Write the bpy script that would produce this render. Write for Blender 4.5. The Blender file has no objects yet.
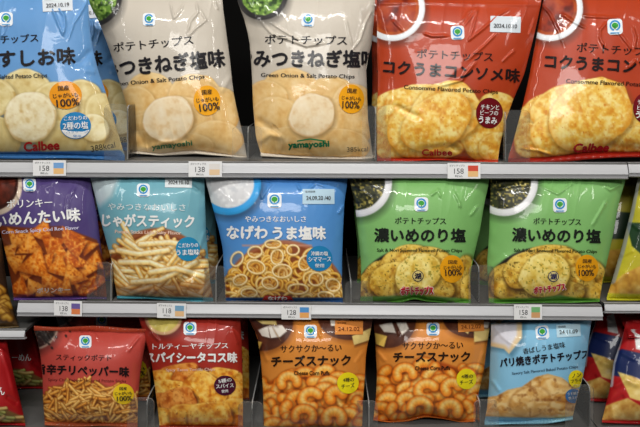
import bpy, bmesh, math, random
import numpy as np

# ------------------------------------------------------------------ basics
S = bpy.context.scene
COL = S.collection
FPX, CX, CY, CAMD, CZ = 700.0, 320.0, 213.5, 1.0, 1.40     # focal length in px, image centre, lens-to-shelf-edge distance, lens height
SLOPE = math.tan(math.radians(11))                         # the shelves tip forward

def W(px, py, y):
    """photo measurement at real distance y behind the shelf edge -> world point(s)"""
    d = np.asarray(y, float) + CAMD
    return np.stack([(np.asarray(px, float) - CX) * d / FPX, d - CAMD, CZ - (np.asarray(py, float) - CY) * d / FPX], -1)

def lin(c):
    c = np.asarray(c, float) / 255.0
    return np.where(c <= .04045, c / 12.92, ((c + .055) / 1.055) ** 2.4)

def tag(o, label=None, cat=None, group=None, kind=None):
    if label: o['label'] = label
    if cat: o['category'] = cat
    if group: o['group'] = group
    if kind: o['kind'] = kind
    return o

def empty(name, loc, label, cat, group=None):
    o = bpy.data.objects.new(name, None); COL.objects.link(o)
    o.location = loc; o.empty_display_size = .02
    return tag(o, label, cat, group)

def mesh_obj(name, co, faces, mats, parent=None, smooth=True, colors=None, matidx=None):
    """one mesh object; co in world space, made local to the parent's origin"""
    co = np.asarray(co, float)
    if parent is not None: co = co - np.array(parent.location)
    me = bpy.data.meshes.new(name)
    me.from_pydata(co.tolist(), [], [tuple(f) for f in faces])
    for m in (mats if isinstance(mats, (list, tuple)) else [mats]): me.materials.append(m)
    if matidx is not None: me.polygons.foreach_set('material_index', np.asarray(matidx, np.int32))
    if smooth: me.polygons.foreach_set('use_smooth', np.ones(len(me.polygons), bool))
    if colors is not None:
        a = me.color_attributes.new('print', 'FLOAT_COLOR', 'POINT')
        buf = np.ones((len(co), 4), np.float32); buf[:, :3] = colors
        a.data.foreach_set('color', buf.ravel())
    me.update()
    o = bpy.data.objects.new(name, me); COL.objects.link(o)
    if parent is not None: o.parent = parent
    return o

# ------------------------------------------------------------------ materials
def new_mat(name):
    m = bpy.data.materials.new(name); m.use_nodes = True
    nt = m.node_tree; b = nt.nodes['Principled BSDF']
    return m, nt, b

def film_bump(nt, b, strength=.12):
    tc = nt.nodes.new('ShaderNodeTexCoord')
    n = nt.nodes.new('ShaderNodeTexNoise'); n.inputs['Scale'].default_value = 38; n.inputs['Detail'].default_value = 3
    n.inputs['Distortion'].default_value = .8
    bp = nt.nodes.new('ShaderNodeBump'); bp.inputs['Strength'].default_value = strength; bp.inputs['Distance'].default_value = .004
    nt.links.new(tc.outputs['Object'], n.inputs['Vector'])
    nt.links.new(n.outputs['Fac'], bp.inputs['Height']); nt.links.new(bp.outputs['Normal'], b.inputs['Normal']); nt.links.new(bp.outputs['Normal'], b.inputs['Coat Normal'])

def film_print():
    m, nt, b = new_mat('printed_film')
    a = nt.nodes.new('ShaderNodeAttribute'); a.attribute_name = 'print'
    nt.links.new(a.outputs['Color'], b.inputs['Base Color'])
    b.inputs['Roughness'].default_value = .42; b.inputs['Specular IOR Level'].default_value = .3
    b.inputs['Coat Weight'].default_value = .42; b.inputs['Coat Roughness'].default_value = .05
    film_bump(nt, b, .12)
    return m
PRINT = film_print()

_ink = {}
def ink(c, rough=.3):
    k = (tuple(int(v) for v in c), rough)
    if k not in _ink:
        m, nt, b = new_mat('ink_%d_%d_%d' % k[0])
        n = nt.nodes.new('ShaderNodeTexNoise'); n.inputs['Scale'].default_value = 300
        r = nt.nodes.new('ShaderNodeValToRGB')
        l = lin(c)
        r.color_ramp.elements[0].color = (*(l * .93), 1); r.color_ramp.elements[1].color = (*np.minimum(l * 1.05, 1), 1)
        nt.links.new(n.outputs['Fac'], r.inputs['Fac']); nt.links.new(r.outputs['Color'], b.inputs['Base Color'])
        b.inputs['Roughness'].default_value = .5; b.inputs['Specular IOR Level'].default_value = .12; b.inputs['Coat Weight'].default_value = .3; b.inputs['Coat Roughness'].default_value = .07
        _ink[k] = m
    return _ink[k]

def solid(name, c, rough=.5, metal=0, bump=0, scale=60):
    m, nt, b = new_mat(name)
    n = nt.nodes.new('ShaderNodeTexNoise'); n.inputs['Scale'].default_value = scale; n.inputs['Detail'].default_value = 4
    r = nt.nodes.new('ShaderNodeValToRGB'); l = lin(c)
    r.color_ramp.elements[0].color = (*(l * .88), 1); r.color_ramp.elements[1].color = (*np.minimum(l * 1.08, 1), 1)
    nt.links.new(n.outputs['Fac'], r.inputs['Fac']); nt.links.new(r.outputs['Color'], b.inputs['Base Color'])
    b.inputs['Roughness'].default_value = rough; b.inputs['Metallic'].default_value = metal
    return m

def clear_plastic():
    m = bpy.data.materials.new('clear_plastic'); m.use_nodes = True
    nt = m.node_tree; nt.nodes.clear()
    out = nt.nodes.new('ShaderNodeOutputMaterial')
    tr = nt.nodes.new('ShaderNodeBsdfTransparent'); tr.inputs['Color'].default_value = (.99, .99, .985, 1)
    df = nt.nodes.new('ShaderNodeBsdfDiffuse'); df.inputs['Color'].default_value = (.8, .8, .78, 1)
    gl = nt.nodes.new('ShaderNodeBsdfGlossy'); gl.inputs['Roughness'].default_value = .08
    n = nt.nodes.new('ShaderNodeTexNoise'); n.inputs['Scale'].default_value = 25; n.inputs['Detail'].default_value = 5
    mp = nt.nodes.new('ShaderNodeMapRange'); mp.inputs['To Min'].default_value = .015; mp.inputs['To Max'].default_value = .06
    nt.links.new(n.outputs['Fac'], mp.inputs['Value'])
    fr = nt.nodes.new('ShaderNodeFresnel'); fr.inputs['IOR'].default_value = 1.3
    a = nt.nodes.new('ShaderNodeMixShader'); c = nt.nodes.new('ShaderNodeMixShader')
    nt.links.new(mp.outputs['Result'], a.inputs['Fac']); nt.links.new(tr.outputs[0], a.inputs[1]); nt.links.new(df.outputs[0], a.inputs[2])
    nt.links.new(fr.outputs[0], c.inputs['Fac']); nt.links.new(a.outputs[0], c.inputs[1]); nt.links.new(gl.outputs[0], c.inputs[2])
    nt.links.new(c.outputs[0], out.inputs['Surface'])
    return m
CLEAR = clear_plastic()
def clear_edge():
    m = CLEAR.copy(); m.name = 'clear_plastic_edge'
    for n in m.node_tree.nodes:
        if n.type == 'MAP_RANGE': n.inputs['To Min'].default_value = .35; n.inputs['To Max'].default_value = .5
    return m
CLEAR_EDGE = clear_edge()
SHELF = solid('shelf_enamel', (98, 97, 95), .45)
RAIL = solid('price_rail_plastic', (194, 195, 198), .3)
RAIL_EDGE = solid('price_rail_lip', (150, 150, 152), .35)
DARK = solid('dark_panel', (9, 8.5, 8), .9)
DARK.node_tree.nodes['Principled BSDF'].inputs['Specular IOR Level'].default_value = .05
FLOOR = solid('floor_tile', (170, 165, 158), .4)

# ------------------------------------------------------------------ noise
def _hash(i, j, seed):
    h = (i.astype(np.int64) * 374761393 + j.astype(np.int64) * 668265263 + seed * 974634541) & 0xffffffff
    h = ((h ^ (h >> 13)) * 1274126177) & 0xffffffff
    return ((h ^ (h >> 16)) & 0xffff) / 65535.0

def vnoise(x, y, seed=0):
    i, j = np.floor(x), np.floor(y); fx, fy = x - i, y - j
    fx, fy = fx * fx * (3 - 2 * fx), fy * fy * (3 - 2 * fy)
    a, b, c, d = _hash(i, j, seed), _hash(i + 1, j, seed), _hash(i, j + 1, seed), _hash(i + 1, j + 1, seed)
    return (a * (1 - fx) + b * fx) * (1 - fy) + (c * (1 - fx) + d * fx) * fy

def fbm(x, y, s, seed=0, o=3):
    t, a, n = 0, .5, 0
    for k in range(o):
        t = t + a * vnoise(x / s * 2 ** k, y / s * 2 ** k, seed + k * 17); n += a; a *= .5
    return t / n

def polydist(X, Y, pts):
    """distance to a polyline, and position 0..1 along it"""
    best = np.full(X.shape, 1e9); pos = np.zeros(X.shape); n = len(pts) - 1
    for k in range(n):
        (x0, y0), (x1, y1) = pts[k], pts[k + 1]
        dx, dy = x1 - x0, y1 - y0; L2 = dx * dx + dy * dy + 1e-9
        t = np.clip(((X - x0) * dx + (Y - y0) * dy) / L2, 0, 1)
        d = np.hypot(X - x0 - t * dx, Y - y0 - t * dy)
        m = d < best
        best = np.where(m, d, best); pos = np.where(m, (k + t) / n, pos)
    return best, pos

# ------------------------------------------------------------------ printed artwork of a bag (ink colours per point, shelf shade painted in at some tops)
class Art:
    def __init__(s, X, Y):
        s.X, s.Y = X, Y; s.C = np.zeros((len(X), 3))
    def mix(s, m, c):
        m = np.clip(m, 0, 1)[:, None]; s.C = s.C * (1 - m) + np.asarray(c, float) * m
    def fill(s, c): s.C[:] = c
    def local(s, cx, cy, rx, ry, rot=0):
        a = math.radians(rot); dx, dy = s.X - cx, s.Y - cy
        return (dx * math.cos(a) + dy * math.sin(a)) / rx, (-dx * math.sin(a) + dy * math.cos(a)) / ry
    def ell(s, cx, cy, rx, ry, rot=0, soft=1.0, wob=0, seed=0):
        p, q = s.local(cx, cy, rx, ry, rot); r = np.hypot(p, q)
        if wob: r = r + wob * (fbm(s.X, s.Y, 14, seed, 2) - .5)
        return np.clip((1 - r) * min(rx, ry) / soft + .5, 0, 1)
    def poly(s, pts, soft=1.0):
        X, Y = s.X, s.Y; inside = np.zeros(X.shape, bool); n = len(pts)
        for k in range(n):
            (x0, y0), (x1, y1) = pts[k], pts[(k + 1) % n]
            if y0 == y1: continue
            c = ((y0 > Y) != (y1 > Y)) & (X < (x1 - x0) * (Y - y0) / (y1 - y0) + x0)
            inside ^= c
        d, _ = polydist(X, Y, list(pts) + [pts[0]])
        return np.clip(np.where(inside, d, -d) / soft + .5, 0, 1)
    def noise(s, sc, seed=0, o=3): return fbm(s.X, s.Y, sc, seed, o)
    def chip(s, cx, cy, rx, ry, rot, base, dark, pale, seed=0, spots=0, spot=(90, 80, 20), rimw=.16, shadow=.45, tex=1.0, sq=2):
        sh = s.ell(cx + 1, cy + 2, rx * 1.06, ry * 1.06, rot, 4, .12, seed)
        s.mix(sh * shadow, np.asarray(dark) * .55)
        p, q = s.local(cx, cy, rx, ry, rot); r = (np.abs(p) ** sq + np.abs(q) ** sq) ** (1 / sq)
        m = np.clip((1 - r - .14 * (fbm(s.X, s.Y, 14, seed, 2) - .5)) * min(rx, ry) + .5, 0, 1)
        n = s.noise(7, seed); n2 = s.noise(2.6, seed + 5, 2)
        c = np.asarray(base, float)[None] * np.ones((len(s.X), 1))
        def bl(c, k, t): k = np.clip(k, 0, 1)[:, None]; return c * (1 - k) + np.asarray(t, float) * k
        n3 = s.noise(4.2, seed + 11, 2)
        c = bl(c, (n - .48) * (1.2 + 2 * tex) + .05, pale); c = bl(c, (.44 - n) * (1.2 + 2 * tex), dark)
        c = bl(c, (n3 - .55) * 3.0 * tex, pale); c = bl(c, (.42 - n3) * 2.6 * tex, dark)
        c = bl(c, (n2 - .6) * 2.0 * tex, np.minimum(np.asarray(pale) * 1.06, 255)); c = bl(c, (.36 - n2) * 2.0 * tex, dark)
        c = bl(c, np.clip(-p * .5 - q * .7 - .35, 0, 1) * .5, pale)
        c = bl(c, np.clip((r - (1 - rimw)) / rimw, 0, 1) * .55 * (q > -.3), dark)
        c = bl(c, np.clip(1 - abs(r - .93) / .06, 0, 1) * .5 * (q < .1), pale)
        if spots: c = bl(c, (vnoise(s.X / 1.5, s.Y / 1.5, seed + 9) > 1 - spots) * .75, spot)
        k = m[:, None]; s.C = s.C * (1 - k) + c * k
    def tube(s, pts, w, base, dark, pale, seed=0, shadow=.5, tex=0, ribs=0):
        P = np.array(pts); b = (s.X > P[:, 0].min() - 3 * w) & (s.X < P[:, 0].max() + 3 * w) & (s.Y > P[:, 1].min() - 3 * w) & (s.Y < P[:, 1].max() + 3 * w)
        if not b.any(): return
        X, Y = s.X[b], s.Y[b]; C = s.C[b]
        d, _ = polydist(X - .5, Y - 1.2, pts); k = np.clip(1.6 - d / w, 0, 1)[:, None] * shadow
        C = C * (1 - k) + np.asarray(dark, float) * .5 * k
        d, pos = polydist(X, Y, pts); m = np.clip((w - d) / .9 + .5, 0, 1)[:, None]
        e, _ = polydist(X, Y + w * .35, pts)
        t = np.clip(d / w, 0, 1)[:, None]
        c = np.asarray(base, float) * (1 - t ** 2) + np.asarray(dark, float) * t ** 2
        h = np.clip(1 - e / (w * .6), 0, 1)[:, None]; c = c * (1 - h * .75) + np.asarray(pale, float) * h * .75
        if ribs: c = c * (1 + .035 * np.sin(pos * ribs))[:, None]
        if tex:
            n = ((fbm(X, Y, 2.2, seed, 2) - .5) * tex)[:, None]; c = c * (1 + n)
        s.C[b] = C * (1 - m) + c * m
    def bowl(s, cx, cy, r, rim, content, rimw=4, seed=0, kind='soup', ry=None):
        ry = ry or r
        s.mix(s.ell(cx + 2, cy + 4, r * 1.04, ry * 1.04, 0, 7) * .4, (20, 20, 20))
        s.mix(s.ell(cx, cy, r, ry), rim)
        s.mix(s.ell(cx, cy, r - rimw * .35, ry - rimw * .35) * .35, np.asarray(rim) * 1.15 + 8)
        m = s.ell(cx, cy, r - rimw, ry - rimw)
        s.mix(m, content)
        n = s.noise(9, seed); f = vnoise(s.X / 1.7, s.Y / 1.7, seed + 3); g = vnoise(s.X / 2.6, s.Y / 2.6, seed + 4)
        if kind == 'soup':
            s.mix(m * np.clip((n - .5) * 3, 0, 1), (176, 70, 20)); s.mix(m * np.clip((.5 - n) * 3, 0, 1), (84, 18, 8))
            s.mix(m * (s.ell(cx, cy, r - rimw, ry - rimw, 0, 7) < .95) * .3, (220, 130, 40))
        elif kind == 'green':
            s.mix(m * np.clip((f - .45) * 3, 0, 1), (148, 184, 84)); s.mix(m * np.clip((.5 - g) * 3, 0, 1), (40, 66, 24))
            s.mix(m * np.clip((f * g - .5) * 4, 0, 1), (204, 222, 150))
        elif kind == 'nori':
            s.mix(m * np.clip((f - .6) * 5, 0, 1), (164, 150, 74)); s.mix(m * np.clip((.35 - g) * 4, 0, 1), (18, 22, 12))
            s.mix(m * np.clip((f * g - .62) * 8, 0, 1), (222, 208, 140))
        elif kind == 'salt':
            s.mix(m * np.clip((g - .5) * 2, 0, 1), (240, 240, 240)); s.mix(m * np.clip((.45 - n) * 2.5, 0, 1), (186, 190, 196))
        elif kind == 'pepper':
            s.mix(m * np.clip((f - .6) * 3, 0, 1), (96, 84, 78))
        elif kind == 'dip':
            s.mix(m * np.clip((n - .5) * 2.5, 0, 1), (222, 206, 120)); s.mix(m * np.clip((.45 - n) * 2.5, 0, 1), (150, 130, 50))

# ------------------------------------------------------------------ the bag shape
def pl(v, pts, axis):
    """piecewise linear outline: axis 'y' gives x at y, axis 'x' gives y at x"""
    P = np.array(sorted(pts, key=lambda p: p[1] if axis == 'y' else p[0]), float)
    k, w = (1, 0) if axis == 'y' else (0, 1)
    # smooth the polyline a little
    f = lambda q: np.interp(q, P[:, k], P[:, w])
    return (f(v) * 2 + f(v - 4) + f(v + 4)) / 4

class Bag:
    def __init__(s, L, R, T, B, puff=.034, yt=None, yb=None, seal=5, creases=(), seed=0, lip=None, top_puff=1.0):
        s.L, s.R, s.T, s.B = L, R, T, B
        s.puff, s.seed, s.creases, s.top_puff = puff, seed, creases, top_puff
        yc = np.mean([p[1] for p in B]) + seal
        xc = np.mean([p[0] for p in B])
        if yb is None:
            k = (CY - yc) / FPX; zl = (CY - lip(xc)) / FPX      # base depth from where its foot touches the tipped shelf
            yb = float(np.clip((zl - k) / (k - SLOPE), .018, .06)) if abs(k - SLOPE) > .02 else .05
        s.yb = yb; s.yt = yb + .004 if yt is None else yt
        s.seal = seal
    def uv(s, x, y):
        l, r, t, b = pl(y, s.L, 'y'), pl(y, s.R, 'y'), pl(x, s.T, 'x'), pl(x, s.B, 'x')
        return np.clip((x - l) / (r - l), 0, 1), np.clip((y - t) / (b - t), 0, 1)
    def xy(s, u, v):
        y = np.full(u.shape, 0.); x = np.full(u.shape, 0.)
        ty, by = np.mean([p[1] for p in s.T]), np.mean([p[1] for p in s.B])
        y = ty + v * (by - ty)
        for _ in range(5):
            l, r = pl(y, s.L, 'y'), pl(y, s.R, 'y'); x = l + u * (r - l)
            t, b = pl(x, s.T, 'x'), pl(x, s.B, 'x'); y = t + v * (b - t)
        return x, y
    def clampx(s, x, y):
        l, r = pl(y, s.L, 'y'), pl(y, s.R, 'y')
        t, b = pl(x, s.T, 'x'), pl(x, s.B, 'x')
        return np.clip(x, l + .3, r - .3), np.clip(y, t, b)
    def plane(s, v): return s.yt + (s.yb - s.yt) * v
    def depth(s, x, y):
        u, v = s.uv(x, y)
        bu = 1 - np.abs(2 * u - 1) ** 2.8; bv = 1 - np.abs(2 * v ** 1.14 - 1) ** 4.2
        bul = s.puff * np.clip(bu, 0, 1) ** .8 * np.clip(bv, 0, 1) ** .75
        e = np.clip(bu * 2.5, 0, 1)
        bul = bul + e * bv *   .0055 * (fbm(x, y, 42, s.seed, 2) - .5)
        bul = bul + e * .0028 * (1 - np.abs(2 * vnoise(x / 9 + y / 60, y / 50, s.seed + 3) - 1)) ** 2 * np.exp(-v / .14) * s.top_puff
        bul = bul + e * .0030 * (1 - np.abs(2 * vnoise(x / 10 - y / 70, y / 50, s.seed + 4) - 1)) ** 2 * np.exp(-(1 - v) / .10)
        ec = (1 - e) * 1.0
        bul = bul + np.clip(bu * 6, 0, 1) * ec * .003 * (vnoise(y / 9, x / 40, s.seed + 6) - .5)
        for c in s.creases:
            pts, amp, w = c
            d, p = polydist(x, y, pts)
            bul = bul + amp * (1.5 if w < 1.8 else 1) * np.exp(-(d / w) ** 2) * np.clip(np.minimum(p, 1 - p) * 6 + .25, 0, 1)
        return s.plane(v) - bul
    def pt(s, x, y, off=0): return W(x, y, s.depth(x, y) - off)

    def build(s, name, label, cat, art, seal_col=None, top_col=None, group=None, step=.85, top_h=0):
        bx = np.mean([p[0] for p in s.B]); by = np.mean([p[1] for p in s.B])
        root = empty(name, tuple(W(bx, by + s.seal, s.yb)), label, cat, group); s.root = root
        wpx = max(p[0] for p in s.R) - min(p[0] for p in s.L); hpx = max(p[1] for p in s.B) - min(p[1] for p in s.T)
        nu, nv = int(wpx / step), int(hpx / step)
        # closer sampling at the rounded edges
        a = np.linspace(0, 1, nu + 1); b = np.linspace(0, 1, nv + 1)
        U, V = np.meshgrid(a, b); U, V = U.ravel(), V.ravel()
        x, y = s.xy(U, V)
        co = W(x, y, s.depth(x, y))
        A = Art(x, y); art(A)
        cols = lin(np.clip(A.C, 0, 255))
        i = np.arange(nv)[:, None] * (nu + 1) + np.arange(nu)[None]; i = i.ravel()
        F = np.stack([i, i + nu + 1, i + nu + 2, i + 1], -1)
        # the back of the pouch
        n2 = 14; a = np.linspace(0, 1, n2 + 1); U, V = np.meshgrid(a, a); U, V = U.ravel(), V.ravel()
        x2, y2 = s.xy(U, V)
        bb = np.clip(1 - np.abs(2 * U - 1) ** 2.4, 0, 1) ** .8 * np.clip(1 - np.abs(2 * V - 1) ** 2.8, 0, 1) ** .75
        cb = W(x2, y2, s.plane(V)); cb[:, 1] += .022 * bb
        i = (np.arange(n2)[:, None] * (n2 + 1) + np.arange(n2)[None]).ravel() + len(co)
        F2 = np.stack([i, i + 1, i + n2 + 2, i + n2 + 1], -1)
        edge = lin(np.array(seal_col if seal_col is not None else (120, 120, 120)))
        mesh_obj('pouch', np.vstack([co, cb]), np.vstack([F, F2]).tolist(), PRINT, root, colors=np.vstack([cols, np.tile(edge, (len(cb), 1))]))
        if seal_col is not None: s.strip('bottom_seal', s.seal, seal_col, root, True)
        if top_col is not None: s.strip('top_seal', top_h, top_col, root, False)
        return root
    def strip(s, name, h, col, root, bottom):
        """crimped heat seal: a thin ribbed strip along the bottom or top edge"""
        n = 90; rows = 5
        u = np.linspace(.0, 1, n + 1); co = []; 
        for side in (0, 1):
            for r in range(rows + 1):
                x, y = s.xy(u, np.full(u.shape, 1. if bottom else 0.))
                f = r / rows
                yy = y + (f * h if bottom else -f * h) + .8 * np.sin(u * 9 + s.seed) * f
                base = s.yb if bottom else s.yt
                dep = base - .0015 - .006 * math.sin(f * 2.2) * (1 if bottom else .5) + .0006 * np.sin(u * n * 1.6) + .003 * f * np.sin(u * 11 + s.seed) + (.0012 if side else 0)
                co.append(W(x, yy, dep))
        co = np.vstack(co); F = []; m = n + 1
        for r in range(rows):
            for k in range(n):
                a = r * m + k; F.append((a, a + m, a + m + 1, a + 1) if bottom else (a, a + 1, a + m + 1, a + m))
                a += (rows + 1) * m; F.append((a, a + 1, a + m + 1, a + m) if bottom else (a, a + m, a + m + 1, a + 1))
        q = (rows + 1) * m
        for k in range(n):
            a = rows * m + k; F.append((a, a + q, a + q + 1, a + 1) if bottom else (a, a + 1, a + q + 1, a + q))
        mesh_obj(name, co, F, ink(col), root)

# ------------------------------------------------------------------ lettering, badges, stickers: thin printed layers that follow the film
_txt = {}
def text_mesh(body, bold):
    k = (body, bold)
    if k in _txt: return _txt[k]
    cu = bpy.data.curves.new('lettering', 'FONT'); cu.body = body; cu.offset = 0; cu.resolution_u = 3
    o = bpy.data.objects.new('lettering', cu); COL.objects.link(o)
    dg = bpy.context.evaluated_depsgraph_get()
    me = bpy.data.meshes.new_from_object(o.evaluated_get(dg))
    V = np.array([v.co[:2] for v in me.vertices]); F = [tuple(p.vertices) for p in me.polygons]
    bpy.data.objects.remove(o); bpy.data.curves.remove(cu); bpy.data.meshes.remove(me)
    _txt[k] = (V, F); return V, F

def densify(V, F, maxlen):
    """split long edges so that flat lettering can bend with the surface"""
    bm = bmesh.new(); vs = [bm.verts.new((v[0], v[1], 0)) for v in V]
    for f in F:
        try: bm.faces.new([vs[i] for i in f])
        except ValueError: pass
    for _ in range(3):
        E = [e for e in bm.edges if e.calc_length() > maxlen]
        if not E: break
        bmesh.ops.subdivide_edges(bm, edges=E, cuts=1)
        bmesh.ops.triangulate(bm, faces=bm.faces[:])
    bm.verts.index_update()
    V = np.array([v.co[:2] for v in bm.verts]); F = [tuple(v.index for v in f.verts) for f in bm.faces]
    bm.free(); return V, F

def place_text(body, x0, y0, x1, y1, h, bold=.02, italic=0):
    V, F = text_mesh(body, 0)
    lo, hi = V.min(0), V.max(0)
    p = (V - lo) / (hi - lo)
    ln = math.hypot(x1 - x0, y1 - y0); ex = np.array([x1 - x0, y1 - y0]) / ln; ey = np.array([-ex[1], ex[0]])
    a = p[:, 0:1] * ln + italic * (p[:, 1:2] - .5) * h; b = (.5 - p[:, 1:2]) * h
    P = np.array([x0, y0]) + a * ex + b * ey
    V, F = densify(P, F, 4.0)
    if bold < .015: return V, F
    r = bold * h * 1.1                                     # heavy lettering: the stroke is struck several times, slightly shifted
    VV, FF = [], []
    for k, (dx, dy) in enumerate(((r, 0), (-r, 0), (0, r), (0, -r)) if bold > .025 else ((r, 0), (-r, 0))):
        VV.append(V + (dx, dy)); FF += [tuple(i + k * len(V) for i in f) for f in F]
    return np.vstack(VV), FF

def decal(bag, name, layers, parent, off=.0008):
    """layers: list of (V2, F, color) joined into one mesh"""
    co, FF, mi, mats = [], [], [], []; n = 0
    for k, (V, F, c) in enumerate(layers):
        x, y = bag.clampx(V[:, 0], V[:, 1])
        P = bag.pt(x, y, off + .0003 * k)
        co.append(P)
        m = ink(c)
        if m not in mats: mats.append(m)
        # face winding towards the aisle
        for f in F:
            q = [V[i] for i in f[:3]]
            ar = (q[1][0] - q[0][0]) * (q[2][1] - q[0][1]) - (q[1][1] - q[0][1]) * (q[2][0] - q[0][0])
            g = tuple(i + n for i in f)
            FF.append(g[::-1] if ar > 0 else g); mi.append(mats.index(m))
        n += len(V)
    co = np.vstack(co)
    return mesh_obj(name, co, FF, mats, parent if parent.type == 'EMPTY' else None, matidx=mi) if parent.type == 'EMPTY' else sub_obj(name, co, FF, mats, parent, mi)

def sub_obj(name, co, FF, mats, parent, mi):
    """a sub-part: parent part sits at its root's origin"""
    root = parent.parent
    o = mesh_obj(name, np.asarray(co) - np.array(root.location), FF, mats, None, matidx=mi)
    o.parent = parent
    return o

def fan(pts, rings=5):
    P = np.array(pts, float); c = P.mean(0); n = len(P); V = [c]; F = []
    for r in range(1, rings + 1): V += list(c + (P - c) * r / rings)
    V = np.array(V)
    for k in range(n): F.append((0, 1 + k, 1 + (k + 1) % n))
    for r in range(rings - 1):
        for k in range(n):
            a, b = 1 + r * n + k, 1 + r * n + (k + 1) % n; F.append((a, a + n, b + n, b))
    return V, F

def ellipse(cx, cy, rx, ry=None, n=40, a0=0, a1=360):
    ry = ry or rx
    t = np.radians(np.linspace(a0, a1, n, endpoint=(a1 - a0) % 360 != 0))
    return np.stack([cx + rx * np.cos(t), cy + ry * np.sin(t)], -1)

def rrect(cx, cy, w, h, r, rot=0, n=5):
    out = []
    for (sx, sy, a) in ((1, 1, 0), (-1, 1, 90), (-1, -1, 180), (1, -1, 270)):
        for k in range(n + 1):
            t = math.radians(a + 90 * k / n); out.append((sx * (w / 2 - r) + r * math.cos(t), sy * (h / 2 - r) + r * math.sin(t)))
    P = np.array(out); c, s_ = math.cos(math.radians(rot)), math.sin(math.radians(rot))
    return np.stack([cx + P[:, 0] * c - P[:, 1] * s_, cy + P[:, 0] * s_ + P[:, 1] * c], -1)

def quad(p0, p1, p2, p3, n=8, m=4):
    V, F = [], []
    p0, p1, p2, p3 = (np.array(p, float) for p in (p0, p1, p2, p3))
    for j in range(m + 1):
        for i in range(n + 1):
            u, v = i / n, j / m; V.append((p0 * (1 - u) + p1 * u) * (1 - v) + (p3 * (1 - u) + p2 * u) * v)
    for j in range(m):
        for i in range(n):
            a = j * (n + 1) + i; F.append((a, a + 1, a + n + 2, a + n + 1))
    return np.array(V), F

def emblem(bag, cx, cy, s=1.0, rot=0):
    lay = [(*fan(rrect(cx, cy, 13.5 * s, 14 * s, 3.2 * s, rot)), (232, 236, 240)),
           (*fan(ellipse(cx, cy - 1 * s, 4.9 * s)), (48, 142, 205)),
           (*fan(ellipse(cx, cy - 1 * s, 3.3 * s)), (225, 240, 225)),
           (*fan(ellipse(cx, cy - 1.2 * s, 2.9 * s, 2.4 * s)), (60, 158, 60)),
           (*quad((cx - .5 * s, cy), (cx + .5 * s, cy), (cx + .5 * s, cy + 2 * s), (cx - .5 * s, cy + 2 * s), 2, 2), (60, 158, 60)),
           (*quad((cx - 4 * s, cy + 5 * s), (cx + 4 * s, cy + 5 * s), (cx + 4 * s, cy + 6 * s), (cx - 4 * s, cy + 6 * s), 4, 1), (90, 160, 210))]
    o = decal(bag, 'brand_emblem', lay, bag.root)
    o['label'] = 'white rounded square emblem with a green and blue disc'
    return o

def words(bag, name, items, off=.0009):
    lay = []
    for it in items:
        body, x0, y0, x1, y1, h, c = it[:7]; bold = it[7] if len(it) > 7 else .02; ital = it[8] if len(it) > 8 else 0
        lay.append((*place_text(body, x0, y0, x1, y1, h, bold, ital), c))
    return decal(bag, name, lay, bag.root, off)

def badge(bag, cx, cy, rx, ry, col, texts, label, extra=()):
    b = decal(bag, 'badge', [(*fan(ellipse(cx, cy, rx, ry)), col)] + list(extra), bag.root, .0010)
    b['label'] = label
    lay = [(*place_text(t[0], *t[1:6], t[7] if len(t) > 7 else .02), t[6]) for t in texts]
    decal(bag, 'badge_lettering', lay, b, .0018)

def date_panel(bag, cx, cy, w, h, col, body, rot=0, tcol=(60, 60, 62), small=True):
    c, s_ = math.cos(math.radians(rot)), math.sin(math.radians(rot))
    R = lambda x, y: (cx + x * c - y * s_, cy + x * s_ + y * c)
    p = decal(bag, 'date_panel', [(*quad(R(-w / 2, -h / 2), R(w / 2, -h / 2), R(w / 2, h / 2), R(-w / 2, h / 2)), col)], bag.root, .0010)
    p['label'] = 'pale printed best-before panel' if sum(col) > 480 else 'orange printed best-before panel'
    a, b = R(-w * .38, h * .1), R(w * .38, h * .1)
    lay = [(*place_text(body, *a, *b, 4.0, .02), tcol)]
    if small:
        a, b = R(-w * .42, -h * .33), R(-w * .1, -h * .33)
        lay.append((*place_text('賞味期限', *a, *b, 2.0, .01), tcol))
    decal(bag, 'date_lettering', lay, p, .0018)

def copy_tree(o, parent=None):
    c = o.copy(); COL.objects.link(c)
    if parent is not None: c.parent = parent
    for ch in o.children: copy_tree(ch, c)
    return c
def behind(bag, label, dy=.088, dx=0.0, dz=0.0):
    c = copy_tree(bag.root)
    c.location = (bag.root.location.x + dx, bag.root.location.y + dy, bag.root.location.z + dy * SLOPE + dz)
    c['label'] = label
    return c

# ------------------------------------------------------------------ shelves
lip1 = lambda x: 160.2 + .0035 * x
lip2 = lambda x: 301.4 + .0070 * x
lip3 = lambda x: 431.0
lipR2 = lambda x: 303.5
lipL = lambda x: 330.0

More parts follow.
